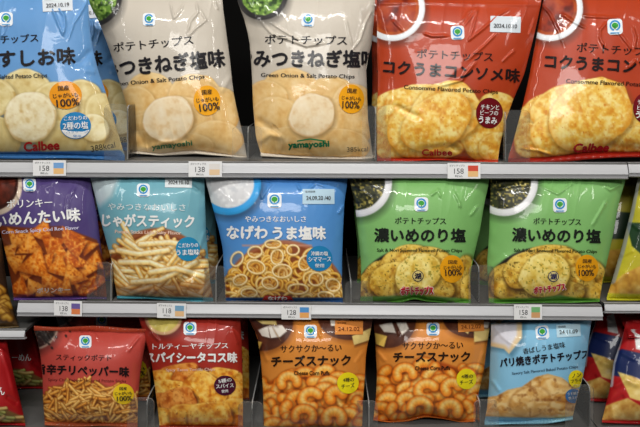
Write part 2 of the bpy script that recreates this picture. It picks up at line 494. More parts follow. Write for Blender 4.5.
def shelf(label, x0, x1, lip, hpx, depth=.27):
    """sheet-metal shelf: thin tipped deck, and a rounded price rail along the front"""
    xm = (x0 + x1) / 2
    p = W(xm, lip(xm), 0)
    root = empty('display_shelf', tuple(p), label, 'shelf', 'white display shelves')
    n = 2
    xs = [x0, x1]
    # deck
    co, F = [], []
    for X in xs:
        a = W(X, lip(X), 0)
        for (yy, dz) in ((.004, -.0005), (depth, (depth) * SLOPE), (depth, depth * SLOPE - .004), (.004, -.0045)):
            co.append((a[0], yy, a[2] + dz))
    F = [(0, 1, 2, 3), (7, 6, 5, 4), (0, 4, 5, 1), (1, 5, 6, 2), (2, 6, 7, 3), (3, 7, 4, 0)]
    mesh_obj('deck', co, F, SHELF, root, smooth=False)
    # rail: profile in (y, z) swept along x
    h = hpx / FPX
    prof = [(.012, .0004), (.007, .0003), (.0055, -.0008), (.0040, -h * .12), (.0026, -h * .28), (.0012, -h * .46), (.0000, -h * .66), (-.0003, -h * .72), (.0008, -h * .74), (.0014, -h * .90), (.0004, -h * .92), (-.0003, -h * .95), (.0004, -h * .99), (.002, -h), (.010, -h), (.010, -h + .002), (.004, -h + .002), (.004, -.003), (.010, -.003)]
    co = []; m = len(prof)
    for X in xs:
        a = W(X, lip(X), 0)
        co += [(a[0], yy, a[2] + z) for yy, z in prof]
    F = [(k, k + m, (k + 1) % m + m, (k + 1) % m) for k in range(m)] + [tuple(range(m)), tuple(range(2 * m - 1, m - 1, -1))]
    mi = [1 if 8 <= k <= 12 else 0 for k in range(m)] + [0, 0]
    mesh_obj('price_rail', co, F, [RAIL, RAIL_EDGE], root, smooth=False, matidx=mi)
    return root

shelf('long white shelf under the blue, beige and orange chip bags of the top row', -110, 628.3, lip1, 16.8)
shelf('white shelf end at the far right edge of the top row', 629.3, 780, lip1, 14.5)
shelf('white shelf carrying the purple, teal, blue and green bags of the middle row', 17, 603, lip2, 15)
shelf('short white shelf under the yellow bag at the right edge', 605.5, 760, lipR2, 10)
shelf('white shelf under the bottom row of red, orange and pale blue bags', -110, 600, lip3, 15)
shelf('white shelf under the red and blue bags at the bottom right corner', 601.5, 760, lip3, 15)
shelf('small dim shelf end at the left edge under the yellow puffs', -110, 24, lipL, 9.5)

def box_struct(name, x0, x1, y0, y1, z0, z1, m):
    co = [(x, y, z) for x in (x0, x1) for y in (y0, y1) for z in (z0, z1)]
    F = [(0, 1, 3, 2), (4, 6, 7, 5), (0, 4, 5, 1), (2, 3, 7, 6), (0, 2, 6, 4), (1, 5, 7, 3)]
    o = mesh_obj(name, co, F, m, None, smooth=False); o['kind'] = 'structure'; return o
box_struct('wall_back', -1.6, 1.6, .30, .33, 0, 2.3, DARK)
box_struct('floor', -2.5, 2.5, -3.2, .45, -.03, 0, FLOOR)

# price tags ------------------------------------------------------------------
def tag_card(label, x0, x1, lip, dy0, dy1, price, pic, pic2, tilt=0):
    xm = (x0 + x1) / 2; t0, t1 = lip(xm) + dy0, lip(xm) + dy1
    root = empty('price_tag', tuple(W(xm, t1, -.0015)), label, 'price tag', 'price tags on the shelf edges')
    def q(a, b, c, d, y): return [W(p[0], p[1] + tilt * (p[0] - xm), y) for p in (a, b, c, d)]
    f = q((x0, t0), (x1, t0), (x1, t1), (x0, t1), -.0020); bk = q((x0, t0), (x1, t0), (x1, t1), (x0, t1), -.0009)
    mesh_obj('card', f + bk, [(3, 2, 1, 0), (4, 5, 6, 7), (0, 1, 5, 4), (1, 2, 6, 5), (2, 3, 7, 6), (3, 0, 4, 7)], ink((232, 232, 232), .4), root, smooth=False)
    w = x1 - x0
    lay = []
    def txt(b, xa, ya, xb, yb, h, bold):
        V, F = text_mesh(b, bold); lo, hi = V.min(0), V.max(0); p = (V - lo) / (hi - lo)
        X = xa + p[:, 0] * (xb - xa); Y = ya + (.5 - p[:, 1]) * h
        return W(X, Y + tilt * (X - xm), np.full(len(X), -.0022)), F
    hh = t1 - t0
    A = txt(price, x0 + w * .20, t0 + hh * .52, x0 + w * .49, 0, hh * .34, .02)
    B = txt('ポテトチップス', x0 + w * .06, t0 + hh * .17, x0 + w * .52, 0, hh * .14, .005)
    D = txt('税込', x0 + w * .22, t0 + hh * .84, x0 + w * .46, 0, hh * .13, .005)
    co = np.vstack([A[0], B[0], D[0]]); n1, n2 = len(A[0]), len(A[0]) + len(B[0])
    F = list(A[1]) + [tuple(i + n1 for i in f) for f in B[1]] + [tuple(i + n2 for i in f) for f in D[1]]
    mesh_obj('price_lettering', co, F, ink((70, 70, 74)), root)
    a0, a1, b0, b1 = x0 + w * .62, x0 + w * .93, t0 + hh * .16, t0 + hh * .88; bm_ = b0 + (b1 - b0) * .5
    pc = q((a0, b0), (a1, b0), (a1, bm_), (a0, bm_), -.0022) + q((a0, bm_), (a1, bm_), (a1, b1), (a0, b1), -.0022)
    mesh_obj('product_picture', pc, [(3, 2, 1, 0), (7, 6, 5, 4)], [ink(pic), ink(pic2)], root, smooth=False, matidx=[0, 1])

tag_card('price tag under the blue chip bag, first on the top shelf edge', 33, 66, lip1, -.2, 15.4, '158', (120, 165, 215), (235, 190, 130))
tag_card('price tag reading 138 under the first beige chip bag', 188.5, 222, lip1, .4, 16, '138', (225, 220, 215), (232, 200, 160))
tag_card('price tag with a red picture under the orange consomme bag', 447.5, 480.5, lip1, 1.2, 16.8, '158', (212, 80, 60), (235, 190, 130))
tag_card('price tag under the purple triangle snack bag', 54, 82, lip2, -1, 14, '138', (110, 95, 160), (225, 130, 80), .03)
tag_card('price tag reading 118 under the teal potato stick bag', 157, 186, lip2, .6, 15.4, '118', (120, 165, 195), (232, 190, 140), .02)
tag_card('price tag reading 128 under the blue ring snack bag', 281.5, 311, lip2, 1.4, 16, '128', (85, 150, 210), (235, 170, 100), .01)
tag_card('price tag with a green picture under the right-hand green bag', 514, 542, lip2, -.5, 14.5, '158', (120, 180, 120), (210, 160, 110))

# clear dividers ------------------------------------------------------------------
def divider(label, x0, x1, top, lip, finx=None, y=.006, r=6):
    xm = (x0 + x1) / 2; bot = lip(xm) - .5
    root = empty('shelf_divider', tuple(W(xm, bot, y)), label, 'divider', 'clear shelf dividers')
    P = []
    for (cx, cy, a) in ((x0 + r, top + r, 180), (x1 - r, top + r, 270)):
        for k in range(7):
            t = math.radians(a + 15 * k); P.append((cx + r * math.cos(t), cy + r * math.sin(t)))
    P = [(x0, bot)] + P + [(x1, bot)]; n = len(P); P = np.array(P)
    f = W(P[:, 0], P[:, 1], np.full(n, y)); b = f.copy(); b[:, 1] += .0018
    F = [tuple(range(n - 1, -1, -1)), tuple(range(n, 2 * n))] + [(k, (k + 1) % n, (k + 1) % n + n, k + n) for k in range(n)]
    mesh_obj('front_tab', np.vstack([f, b]), F, [CLEAR, CLEAR_EDGE], root, smooth=False, matidx=[0, 0] + [1] * n)
    finx = xm if finx is None else finx
    a = W(finx, bot, y + .0018); t = W(finx, top + 2, y + .0018); L = .20; hz = t[2] - a[2]; hw = .0008
    pr = [(0, 0), (0, hz - .008), (.003, hz - .002), (.010, hz), (L, hz), (L, 0)]
    co = [(a[0] + sx * hw, a[1] + q, a[2] + z + q * SLOPE + .0012) for sx in (-1, 1) for q, z in pr]; m = len(pr)
    F = [tuple(range(m)), tuple(range(2 * m - 1, m - 1, -1))] + [(k, k + m, (k + 1) % m + m, (k + 1) % m) for k in range(m)]
    mesh_obj('side_fin', co, F, [CLEAR, CLEAR_EDGE], root, smooth=False, matidx=[0, 0] + [1] * m)

divider('clear plastic divider between the blue bag and the first beige bag', 104, 128, 104, lip1, 127.5)
divider('clear plastic divider between the two beige chip bags', 232, 262, 126, lip1, 248)
divider('clear plastic divider between the second beige bag and the first orange bag', 362, 391, 106, lip1, 375.5)
divider('clear plastic divider between the two orange consomme bags', 504, 530, 110, lip1, 505.5)
divider('clear rounded divider between the purple and the teal bag', 87, 112, 262, lip2, 111)
divider('clear plastic divider between the teal bag and the blue ring bag', 203, 226, 266, lip2, 216)
divider('clear plastic divider between the blue ring bag and the first green bag', 345, 373, 281, lip2, 351)
divider('clear rounded divider between the two green bags', 469, 494, 265, lip2, 479)
divider('clear plastic divider between the chili stick bag and the tortilla bag', 127, 154, 398, lip3, 147)
divider('clear plastic divider between the tortilla bag and the first cheese bag', 238, 263, 402, lip3, 252)
divider('clear plastic divider between the two orange cheese bags', 350, 378, 401, lip3, 369)
divider('clear plastic divider between the second cheese bag and the pale blue bag', 474, 499, 400, lip3, 480)
divider('clear plastic divider at the right of the pale blue bag', 566, 594, 385, lip3, 590)
# ------------------------------------------------------------------ the bags
K = (34, 32, 36); WH = (238, 238, 236); OR = (240, 166, 24); YE = (244, 224, 30)
GOLD, BROWNC, PALEC = (226, 186, 112), (176, 112, 44), (246, 224, 166)

# ---- blue lightly salted chips
def art(A):
    A.fill((98, 150, 204)); n = A.noise(60, 3); A.mix((n - .5) * .5, (126, 172, 216))
    b, d, p = (214, 192, 128), (176, 132, 56), (238, 226, 178)
    for k, (cx, cy, rx, ry, ro) in enumerate([(26, 92, 26, 23, 10), (-15, 98, 30, 22, 0), (82, 100, 22, 20, 30), (104, 116, 18, 24, -20), (55, 104, 24, 22, 0), (95, 142, 28, 20, 10), (-10, 140, 30, 26, 0), (62, 140, 26, 20, 0)]):
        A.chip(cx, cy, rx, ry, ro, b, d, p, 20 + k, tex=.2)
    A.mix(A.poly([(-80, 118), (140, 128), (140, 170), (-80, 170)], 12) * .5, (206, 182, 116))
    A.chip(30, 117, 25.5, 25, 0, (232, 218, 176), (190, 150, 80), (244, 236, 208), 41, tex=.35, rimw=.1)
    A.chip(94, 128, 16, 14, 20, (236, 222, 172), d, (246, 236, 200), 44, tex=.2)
    A.mix(A.poly([(-80, 151.5), (30, 152), (120, 150), (140, 170), (-80, 170)], 1.5), (60, 112, 168))
b1 = Bag([(-58, -20), (-55, 158)], [(88, -20), (88, 0), (90, 30), (93, 50), (98, 70), (105, 90), (111, 110), (117, 130), (125, 156)],
         [(-80, -16), (140, -16)], [(-80, 153), (30, 154), (80, 155), (130, 157)], seal=4.5, lip=lip1, seed=11,
         creases=[([(52, 8), (56, 18), (63, 35)], .0018, 1.3), ([(57, 6), (64, 16), (65, 26), (63, 35)], .0018, 1.3), ([(87, 2), (80, 14), (74, 23), (68, 40)], .0013, 1.2), ([(92, 50), (80, 62), (72, 64)], -.0025, 3.5), ([(96, 72), (84, 70)], .002, 3), ([(3, 22), (1, 36)], .0014, 1.2), ([(9, 20), (4, 33), (0, 38)], .0014, 1.2)])
b1.build('chip_bag', 'light blue potato chip bag at the top left, two round badges on it', 'chip bag', art, (52, 104, 160))
date_panel(b1, 57.5, 3.5, 30, 15, (214, 220, 226), '2024.10.19', -3)
emblem(b1, 6, 19)
words(b1, 'title_lettering', [('ポテトチップス', -29, 41, 38, 37.5, 8.5, K), ('うすしお味', -20, 60, 75, 55.5, 16.5, K, .035)])
words(b1, 'subtitle_lettering', [('Salted Potato Chips', -1, 77.5, 47, 75.8, 5.6, (40, 50, 60), .02)])
words(b1, 'energy_lettering', [('388kcal', 91, 149, 115, 144.5, 6, (60, 58, 50), .01)])
badge(b1, 65.5, 95, 16.3, 14, (232, 150, 26), [('国産', 58, 88.5, 69, 87.5, 5, K), ('じゃがいも', 53, 96, 78, 94.5, 4.6, K), ('100%', 56.5, 103.5, 79, 101.5, 7.5, K)], 'round orange badge')
badge(b1, 75.5, 125.5, 15.5, 13.5, (36, 128, 186), [('こだわりの', 64, 118.5, 87, 117.5, 4.2, WH), ('2種の塩', 63, 126, 88, 125, 7.5, WH), ('パッケージ', 66, 132, 88, 131.5, 2.6, (60, 130, 190), .005), ('使用', 73, 136, 81, 136, 2.4, (60, 130, 190), .005)], 'round blue badge with a white lower part',
      extra=[(*fan(ellipse(75.5, 125.5, 14.8, 12.8, 24, 20, 160)), WH)])
words(b1, 'maker_lettering', [('Calbee', 24, 147, 59, 145, 9, (176, 30, 28), .05)])
behind(b1, 'second light blue chip bag, mostly hidden behind the front blue one', dy=.125)

# ---- beige green onion & salt chips (two)
def onion(bx, by, br, chips, big, extra=None):
    def art(A):
        A.fill((200, 191, 177)); n = A.noise(50, 5); A.mix((n - .5) * .6, (220, 212, 200))
        A.bowl(bx, by, br, (46, 44, 44), (104, 142, 56), 5, 7, 'green')
        b, d, p = (228, 188, 120), (206, 148, 72), (240, 212, 160)
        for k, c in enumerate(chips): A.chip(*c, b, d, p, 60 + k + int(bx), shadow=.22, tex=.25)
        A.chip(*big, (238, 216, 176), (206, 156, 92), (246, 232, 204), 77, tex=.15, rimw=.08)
        if extra: extra(A)
    return art
def ex2(A): A.mix(A.poly([(120, 148), (195, 150), (260, 156), (260, 175), (120, 175)], 5) * .75, (205, 190, 165))
a2 = onion(91, -4, 31, [(150, 92, 24, 20, 0), (195, 98, 28, 24, 0), (135, 106, 22, 20, 0), (218, 112, 22, 26, 10), (184, 122, 30, 26, 0), (150, 134, 30, 22, 0), (215, 140, 28, 20, 0), (140, 146, 24, 16, 0), (185, 146, 30, 14, 0)], (168, 119, 26, 23, -25), ex2)
b2 = Bag([(84, -20), (90, 5), (99, 22), (106, 40), (113, 60), (119, 80), (125, 100), (131, 122), (129, 142), (134, 156)],
         [(222, -20), (222, 0), (226, 30), (230, 60), (233, 90), (237, 110), (243, 135), (247, 157)],
         [(60, -16), (250, -16)], [(110, 148), (135, 151), (160, 153.5), (195, 150), (225, 154), (250, 157)], seal=3, lip=lip1, seed=22,
         creases=[([(170, 2), (174, 18), (178, 14), (184, 4)], .0018, 1.2), ([(196, 2), (198, 12), (190, 22), (187, 34)], .0018, 1.2), ([(200, 10), (206, 20), (196, 28), (188, 36)], .0016, 1.2), ([(214, 0), (218, 10)], .0016, 1.2), ([(232, 75), (222, 90), (208, 78)], .0022, 3), ([(130, 124), (142, 138), (150, 150)], -.003, 4), ([(140, 150), (165, 143), (190, 144)], .003, 3)])
b2.build('chip_bag', 'beige potato chip bag with green onion bowl, standing right beside the blue bag', 'chip bag', a2, (206, 196, 180), group='beige green onion chip bags')
emblem(b2, 149, 19.5, .92)
words(b2, 'title_lettering', [('ポテトチップス', 113.5, 47.5, 193, 39.5, 9.5, K), ('やみつきねぎ塩味', 84, 71, 224.5, 57.8, 17.5, K, .035)])
words(b2, 'subtitle_lettering', [('Green Onion & Salt Potato Chips', 111, 85, 204.5, 77, 5.4, K)])
badge(b2, 207, 100.5, 13.5, 15, OR, [('国産', 202, 92.5, 212, 91.5, 5, K), ('じゃがいも', 196.5, 100.5, 218.5, 98.5, 4.5, K), ('100%', 199.5, 108, 219.5, 105.5, 7.5, K)], 'round orange badge')
words(b2, 'maker_lettering', [('yamayoshi', 152, 148, 192, 143.5, 6.5, (60, 130, 90), .03)])
a3 = onion(262, -6, 26, [(290, 92, 30, 24, 0), (330, 96, 26, 20, 0), (266, 100, 22, 20, 0), (352, 108, 22, 24, 0), (275, 122, 28, 26, 0), (345, 124, 28, 26, 0), (290, 144, 32, 18, 0), (340, 146, 30, 18, 0), (265, 143, 18, 16, 20)], (312, 115, 24, 20.5, -28))
b3 = Bag([(234, -20), (237, 0), (246, 24), (250, 45), (252, 75), (253, 105), (256, 138), (262, 157)],
         [(376, -20), (375, 0), (374, 20), (371.5, 45), (366, 66), (367, 90), (368, 120), (373, 156)],
         [(220, -16), (390, -16)], [(220, 150), (262, 153), (300, 156), (340, 157), (390, 156)], seal=3, lip=lip1, seed=33,
         creases=[([(261, 22), (272, 34), (290, 40), (306, 46), (325, 43)], .0017, 1.2), ([(270, 22), (285, 32), (300, 40)], .0014, 1.2), ([(346, 20), (352, 46)], .0015, 1.2), ([(372, 10), (366, 22), (360, 40), (352, 50)], .0015, 1.2), ([(256, 118), (272, 130), (276, 126)], -.004, 4), ([(257, 143), (270, 134), (282, 138)], .003, 3)])
b3.build('chip_bag', 'beige potato chip bag with green onion bowl, standing left of the orange bags', 'chip bag', a3, (206, 196, 180), group='beige green onion chip bags')
emblem(b3, 308, 20, .95, 6)
words(b3, 'title_lettering', [('ポテトチップス', 265, 39, 347, 40.5, 9.5, K), ('やみつきねぎ塩味', 236, 58, 378, 59, 17, K, .035)])
words(b3, 'subtitle_lettering', [('Green Onion & Salt Potato Chips', 261, 75.5, 354.5, 77, 5.2, K)])
badge(b3, 351.5, 99, 12.8, 14.5, OR, [('国産', 347.5, 90.5, 357, 91, 4.8, K), ('じゃがいも', 342, 97.5, 361, 99, 4.2, K), ('100%', 342.5, 104.5, 359.5, 105, 7.2, K)], 'round orange badge')
words(b3, 'maker_lettering', [('yamayoshi', 288.5, 146, 329, 144.5, 7.5, (16, 110, 70), .06)])
words(b3, 'energy_lettering', [('385kcal', 347, 149.5, 368, 149, 4.5, (90, 80, 60), .01)])
m = decal(b3, 'maker_arch', [(*quad((297, 140.5), (310, 138.3), (310, 139.6), (297, 141.8), 6, 1), (30, 130, 80)), (*quad((310, 138.3), (326, 140.5), (326, 141.8), (310, 139.6), 6, 1), (30, 130, 80))], b3.root)

# ---- orange-red consomme chips (two)
def consomme(ox, oy, bowl, chips):
    def art(A):
        A.fill((178, 60, 24)); n = A.noise(45, 9); A.mix((n - .5) * .7, (190, 78, 40)); A.mix((.45 - n) * .7, (140, 40, 20))
        A.bowl(*bowl, (222, 226, 230), (150, 46, 14), 6, 8, 'soup')
        b, d, p = (240, 188, 72), (216, 138, 34), (252, 228, 146)
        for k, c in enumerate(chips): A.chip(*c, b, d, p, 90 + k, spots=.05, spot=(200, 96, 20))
    return art
a4 = consomme(0, 0, (392, 8, 33), [(395, 102, 22, 12, -10), (415, 100, 30, 16, -10), (498, 112, 22, 20, 10), (392, 128, 20, 24, 0), (488, 134, 28, 26, -35), (500, 148, 22, 16, 0), (392, 148, 18, 12, 0), (418, 132, 32, 26, 20), (430, 148, 34, 12, 0), (446, 112, 36, 30, -20), (436, 122, 38, 26, -32)])
b4 = Bag([(377, -14), (377, 45), (378, 80), (377, 110), (377, 158)], [(543, -14), (541, 4), (533, 40), (524, 75), (513, 100), (506, 120), (500, 145), (498, 158)],
         [(360, -8), (560, -4)], [(360, 158.5), (440, 158), (470, 160), (510, 159.5)], seal=3, lip=lip1, seed=44, yt=.022,
         creases=[([(377, 3.5), (420, 2), (470, 4), (540, 5)], .0022, 1.8), ([(424, 33), (432, 36), (448, 35.5)], .002, 1.3), ([(462, 22), (468, 13), (478, 8)], .0016, 1.2), ([(464, 26), (472, 16), (478, 10)], .0016, 1.2), ([(478, 9), (474, 24), (469, 40), (484, 28), (497, 16), (509, 9)], .0018, 1.2), ([(497, 33), (484, 46), (468, 60)], .0016, 1.2), ([(515, 50), (502, 62)], .0015, 1.2), ([(535, 18), (529, 36)], .0015, 1.2), ([(392, 20), (404, 32)], .0015, 1.2), ([(440, 86), (462, 80), (466, 73), (476, 62)], .0018, 1.4), ([(420, 118), (395, 106)], -.003, 3), ([(420, 150), (450, 146), (462, 152)], -.003, 3)])
b4.build('chip_bag', 'orange-red consomme potato chip bag beside the second beige bag, white date panel showing', 'chip bag', a4, (170, 40, 20), group='orange-red consomme chip bags')
date_panel(b4, 505.5, 24.3, 30.5, 16, (214, 222, 228), '2024.10.10', 2, small=False)
emblem(b4, 457.5, 32.7, 1.0, -3)
words(b4, 'title_lettering', [('ポテトチップス', 417, 53.5, 493, 57, 9.5, (48, 22, 18)), ('コクうまコンソメ味', 383.5, 66.5, 520, 76, 13.5, (34, 20, 20), .035)])
words(b4, 'subtitle_lettering', [('Consomme Flavored Potato Chips', 404, 87.5, 498, 92.5, 5.4, (52, 24, 14), .02)])
badge(b4, 489.5, 113, 13.5, 15.3, (112, 12, 24), [('チキンと', 481, 107, 499, 107.5, 5, WH), ('ビーフの', 480.5, 112.5, 498, 113, 4.8, WH), ('うまみ', 479, 119.5, 497, 121, 6.8, WH, .03)], 'round dark red badge')
words(b4, 'maker_lettering', [('Calbee', 422, 152.5, 452, 152.5, 6, (176, 30, 30), .04)])
behind(b4, 'second orange-red consomme bag, showing in the gap beside the beige bag', dx=-.001)
a5 = consomme(0, 0, (550, 8, 33), [(545, 108, 24, 14, -20), (535, 125, 22, 22, 0), (562, 106, 34, 20, -20), (650, 130, 30, 30, 0), (632, 145, 30, 18, 0), (528, 140, 14, 18, 0), (545, 150, 30, 10, 0), (556, 135, 26, 20, 10), (590, 115, 44, 34, -28)])
b5 = Bag([(546, -14), (541, 12), (535, 45), (529, 78), (524, 100), (519, 120), (513, 142), (508, 158)], [(700, -14), (692, 158)],
         [(520, -8), (720, -8)], [(490, 160), (520, 158.5), (560, 156), (585, 153), (610, 152), (700, 152)], seal=6, lip=lip1, seed=55, yt=.03,
         creases=[([(541, 4), (550, 14), (558, 30), (564, 46)], .0014, 1.2), ([(583, 16), (600, 17), (618, 17.5)], .002, 1.3), ([(562, 14), (574, 22), (585, 28)], .0018, 1.2), ([(608, 21), (600, 30), (600, 38), (605, 48)], .0018, 1.3), ([(612, 22), (620, 34), (628, 44), (632, 50)], .0018, 1.3), ([(633, 28), (636, 38), (634, 50)], .0018, 1.3), ([(636, 60), (628, 68)], .002, 1.4), ([(520, 148), (540, 151), (552, 155)], .002, 1.4), ([(580, 154), (610, 146), (650, 150)], -.003, 4)])
b5.build('chip_bag', 'orange-red consomme potato chip bag cut off by the top right edge', 'chip bag', a5, (150, 30, 16), group='orange-red consomme chip bags')
emblem(b5, 615, 26.7, 1.12, -3)
words(b5, 'title_lettering', [('ポテトチップス', 577, 47, 655, 52, 9.5, (48, 22, 18)), ('コクうまコンソメ味', 545, 61, 684, 69, 14, (34, 20, 20), .035)])
words(b5, 'subtitle_lettering', [('Consomme Flavored Potato Chips', 566, 81.5, 662, 86, 5.6, (52, 24, 14), .02)])
badge(b5, 647, 108, 14, 16, (112, 12, 24), [('チキンと', 638, 102, 656, 102.5, 5, WH), ('ビーフの', 637.5, 107.5, 656, 108, 4.8, WH), ('うまみ', 636, 114.5, 654, 116, 6.8, WH, .03)], 'round dark red badge')
words(b5, 'maker_lettering', [('Calbee', 574, 148, 609, 147.5, 8, (176, 26, 36), .06, .3)])

# ---- purple triangle corn snack
def art(A):
    A.fill((76, 60, 116)); n = A.noise(50, 4); A.mix((n - .5) * .9, (100, 84, 140)); A.mix((.45 - n), (58, 40, 100))
    A.mix(A.ell(-8, 184, 30, 32, -20), (216, 196, 176)); A.mix(A.ell(-9, 182, 27, 29, -20), (60, 26, 18)); A.mix(A.ell(-9, 182, 24, 25, -20) * np.clip(A.noise(7, 3) * 1.6 - .3, 0, 1), (120, 46, 28))
    A.mix(A.poly([(-20, 224), (30, 228), (60, 226), (97, 240), (120, 310), (-20, 310)], 2), (120, 52, 18))
    rnd = random.Random(5)
    tri = [(42, 232, 15, 20), (18, 238, 15, 200), (70, 238, 16, 330), (88, 246, 12, 80), (8, 252, 14, 40), (52, 244, 15, 190), (95, 262, 12, 10), (30, 246, 17, 0), (76, 248, 15, 60), (60, 256, 15, 120), (16, 262, 13, 300), (100, 280, 10, 200), (45, 262, 13, 40), (86, 268, 14, 210), (70, 262, 14, 350), (58, 268, 16, 15), (26, 272, 13, 80), (90, 285, 13, 30), (36, 266, 20, 15), (72, 276, 16, 100), (20, 288, 13, 10), (50, 282, 15, 210), (34, 287, 12, 330), (84, 292, 13, 70), (64, 290, 14, 20), (42, 294, 13, 100)]
    for k, (cx, cy, r, a) in enumerate(tri):
        r *= .88; pts = [(cx + r * (1 + .25 * rnd.random()) * math.sin(math.radians(a + t)), cy - r * (.95 + .2 * rnd.random()) * math.cos(math.radians(a + t))) for t in (0, 118, 242)]
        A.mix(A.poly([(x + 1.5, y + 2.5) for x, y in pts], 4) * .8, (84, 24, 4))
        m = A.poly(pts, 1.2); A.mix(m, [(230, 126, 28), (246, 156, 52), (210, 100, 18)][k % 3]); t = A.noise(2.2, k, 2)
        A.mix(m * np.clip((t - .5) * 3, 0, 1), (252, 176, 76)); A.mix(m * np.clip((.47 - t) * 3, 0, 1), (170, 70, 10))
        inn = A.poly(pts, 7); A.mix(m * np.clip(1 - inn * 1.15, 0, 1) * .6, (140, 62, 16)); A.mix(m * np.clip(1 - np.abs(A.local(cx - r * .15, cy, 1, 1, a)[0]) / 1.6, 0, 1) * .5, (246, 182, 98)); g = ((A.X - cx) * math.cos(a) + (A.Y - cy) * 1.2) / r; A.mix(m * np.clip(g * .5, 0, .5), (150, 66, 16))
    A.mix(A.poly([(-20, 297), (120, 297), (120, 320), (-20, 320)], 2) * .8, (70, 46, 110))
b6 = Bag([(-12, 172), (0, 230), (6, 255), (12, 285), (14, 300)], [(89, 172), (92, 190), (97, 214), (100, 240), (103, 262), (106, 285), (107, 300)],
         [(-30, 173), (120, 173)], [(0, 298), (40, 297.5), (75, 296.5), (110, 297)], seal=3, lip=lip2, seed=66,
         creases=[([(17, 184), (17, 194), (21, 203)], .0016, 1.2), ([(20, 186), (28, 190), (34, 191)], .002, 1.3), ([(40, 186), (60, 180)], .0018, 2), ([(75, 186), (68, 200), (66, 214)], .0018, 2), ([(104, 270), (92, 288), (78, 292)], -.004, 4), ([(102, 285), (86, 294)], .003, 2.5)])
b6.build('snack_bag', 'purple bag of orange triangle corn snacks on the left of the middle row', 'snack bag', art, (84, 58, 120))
emblem(b6, 29.5, 184.8, .95)
words(b6, 'title_lettering', [('ポリンキー', 7, 204, 52, 202, 8.5, WH, .02), ('めんたい味', 9, 219, 80, 214.5, 13, WH, .035), ('い', -4, 222, 6, 221, 10, WH, .03)])
words(b6, 'subtitle_lettering', [('Corn Snack Spicy Cod Roe Flavor', 2, 232.8, 79, 228, 4.6, (214, 208, 232), .02)])
words(b6, 'maker_lettering', [('ポリンキー', 37, 290.5, 70, 289.5, 5, (226, 206, 190), .05)])
behind(b6, 'second purple triangle snack bag, showing dimly in the gap at its right')

# ---- teal potato sticks
def fries(A, x0, x1, y0, y1, n, L, w, cols, seed, hull=None, flat=35):
    rnd = random.Random(seed); it = []
    for k in range(n):
        for _ in range(30):
            cx, cy = rnd.uniform(x0, x1), rnd.uniform(y0, y1)
            if hull is None or hull(cx, cy): break
        it.append((cy + rnd.uniform(-8, 8), cx, cy))
    for k, (_, cx, cy) in enumerate(sorted(it)):
        a = math.radians(rnd.choice([-1, 1]) * abs(rnd.gauss(0, flat))); l = L * rnd.uniform(.6, 1.2) / 2; bd = rnd.uniform(-2, 2)
        dx, dy = l * math.cos(a), l * math.sin(a); c = rnd.choice(cols)
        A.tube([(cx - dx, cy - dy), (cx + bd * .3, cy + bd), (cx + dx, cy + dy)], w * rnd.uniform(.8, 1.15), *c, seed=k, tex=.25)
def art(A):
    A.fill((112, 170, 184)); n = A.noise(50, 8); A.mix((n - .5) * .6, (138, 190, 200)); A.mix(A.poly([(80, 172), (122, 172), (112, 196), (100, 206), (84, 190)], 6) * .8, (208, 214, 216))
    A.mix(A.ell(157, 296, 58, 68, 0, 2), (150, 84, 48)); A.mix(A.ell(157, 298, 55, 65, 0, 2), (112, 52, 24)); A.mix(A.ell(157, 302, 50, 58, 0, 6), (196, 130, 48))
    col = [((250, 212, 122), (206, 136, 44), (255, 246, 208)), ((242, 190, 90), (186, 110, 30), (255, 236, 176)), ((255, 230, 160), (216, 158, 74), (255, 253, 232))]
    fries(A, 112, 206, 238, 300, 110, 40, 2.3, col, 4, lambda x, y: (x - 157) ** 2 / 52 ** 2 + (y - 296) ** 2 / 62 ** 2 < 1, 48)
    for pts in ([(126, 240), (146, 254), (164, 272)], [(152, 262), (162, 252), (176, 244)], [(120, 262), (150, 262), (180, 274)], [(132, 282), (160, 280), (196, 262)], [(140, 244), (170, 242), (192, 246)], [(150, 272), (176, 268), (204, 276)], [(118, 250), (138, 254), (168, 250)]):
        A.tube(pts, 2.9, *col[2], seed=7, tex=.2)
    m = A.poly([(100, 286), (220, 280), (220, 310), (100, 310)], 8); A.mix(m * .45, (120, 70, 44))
    A.mix(A.poly([(100, 297), (220, 297.5), (220, 310), (100, 310)], 1.5), (70, 140, 156))
b7 = Bag([(88, 172), (91, 180), (95, 196), (100.5, 220), (107, 244), (112, 262), (114, 280), (118, 300)], [(204, 172), (205, 200), (206, 230), (208, 255), (210, 280), (214, 304)],
         [(80, 174), (220, 174)], [(100, 295), (140, 296.5), (180, 299), (220, 300)], seal=2.5, lip=lip2, seed=77,
         creases=[([(118, 180), (114, 194), (108, 206)], .0018, 2), ([(198, 190), (190, 184)], .0015, 1.5), ([(205, 230), (200, 246), (196, 262)], .0016, 2), ([(205, 258), (190, 276), (176, 288)], -.0035, 4), ([(118, 285), (140, 292), (160, 290)], .0025, 3)])
b7.build('snack_bag', 'teal bag of pale potato sticks right of the purple bag', 'snack bag', art, (60, 130, 145))
date_panel(b7, 178.5, 181, 27, 13, (220, 226, 228), '2024.10.10', 1, small=False)
emblem(b7, 143.3, 190.2, .95)
words(b7, 'title_lettering', [('やみつきなおいしさ', 108, 206.5, 185.5, 207.5, 6.8, (226, 232, 232), .012), ('じゃがスティック', 102.5, 220, 194, 221.5, 12.5, WH, .035)])
words(b7, 'subtitle_lettering', [('Potato Sticks Light Salty Flavor', 115, 232, 181, 233.5, 4.4, (240, 206, 186), .02)])
badge(b7, 188, 249, 12.2, 12, (34, 136, 180), [('こだわりの', 178.5, 245.5, 198, 245, 4.2, WH), ('うま塩味', 176.5, 252.5, 199.5, 252, 6, WH, .025)], 'round blue badge')
behind(b7, 'second teal potato stick bag, showing dimly in the gap at its right')

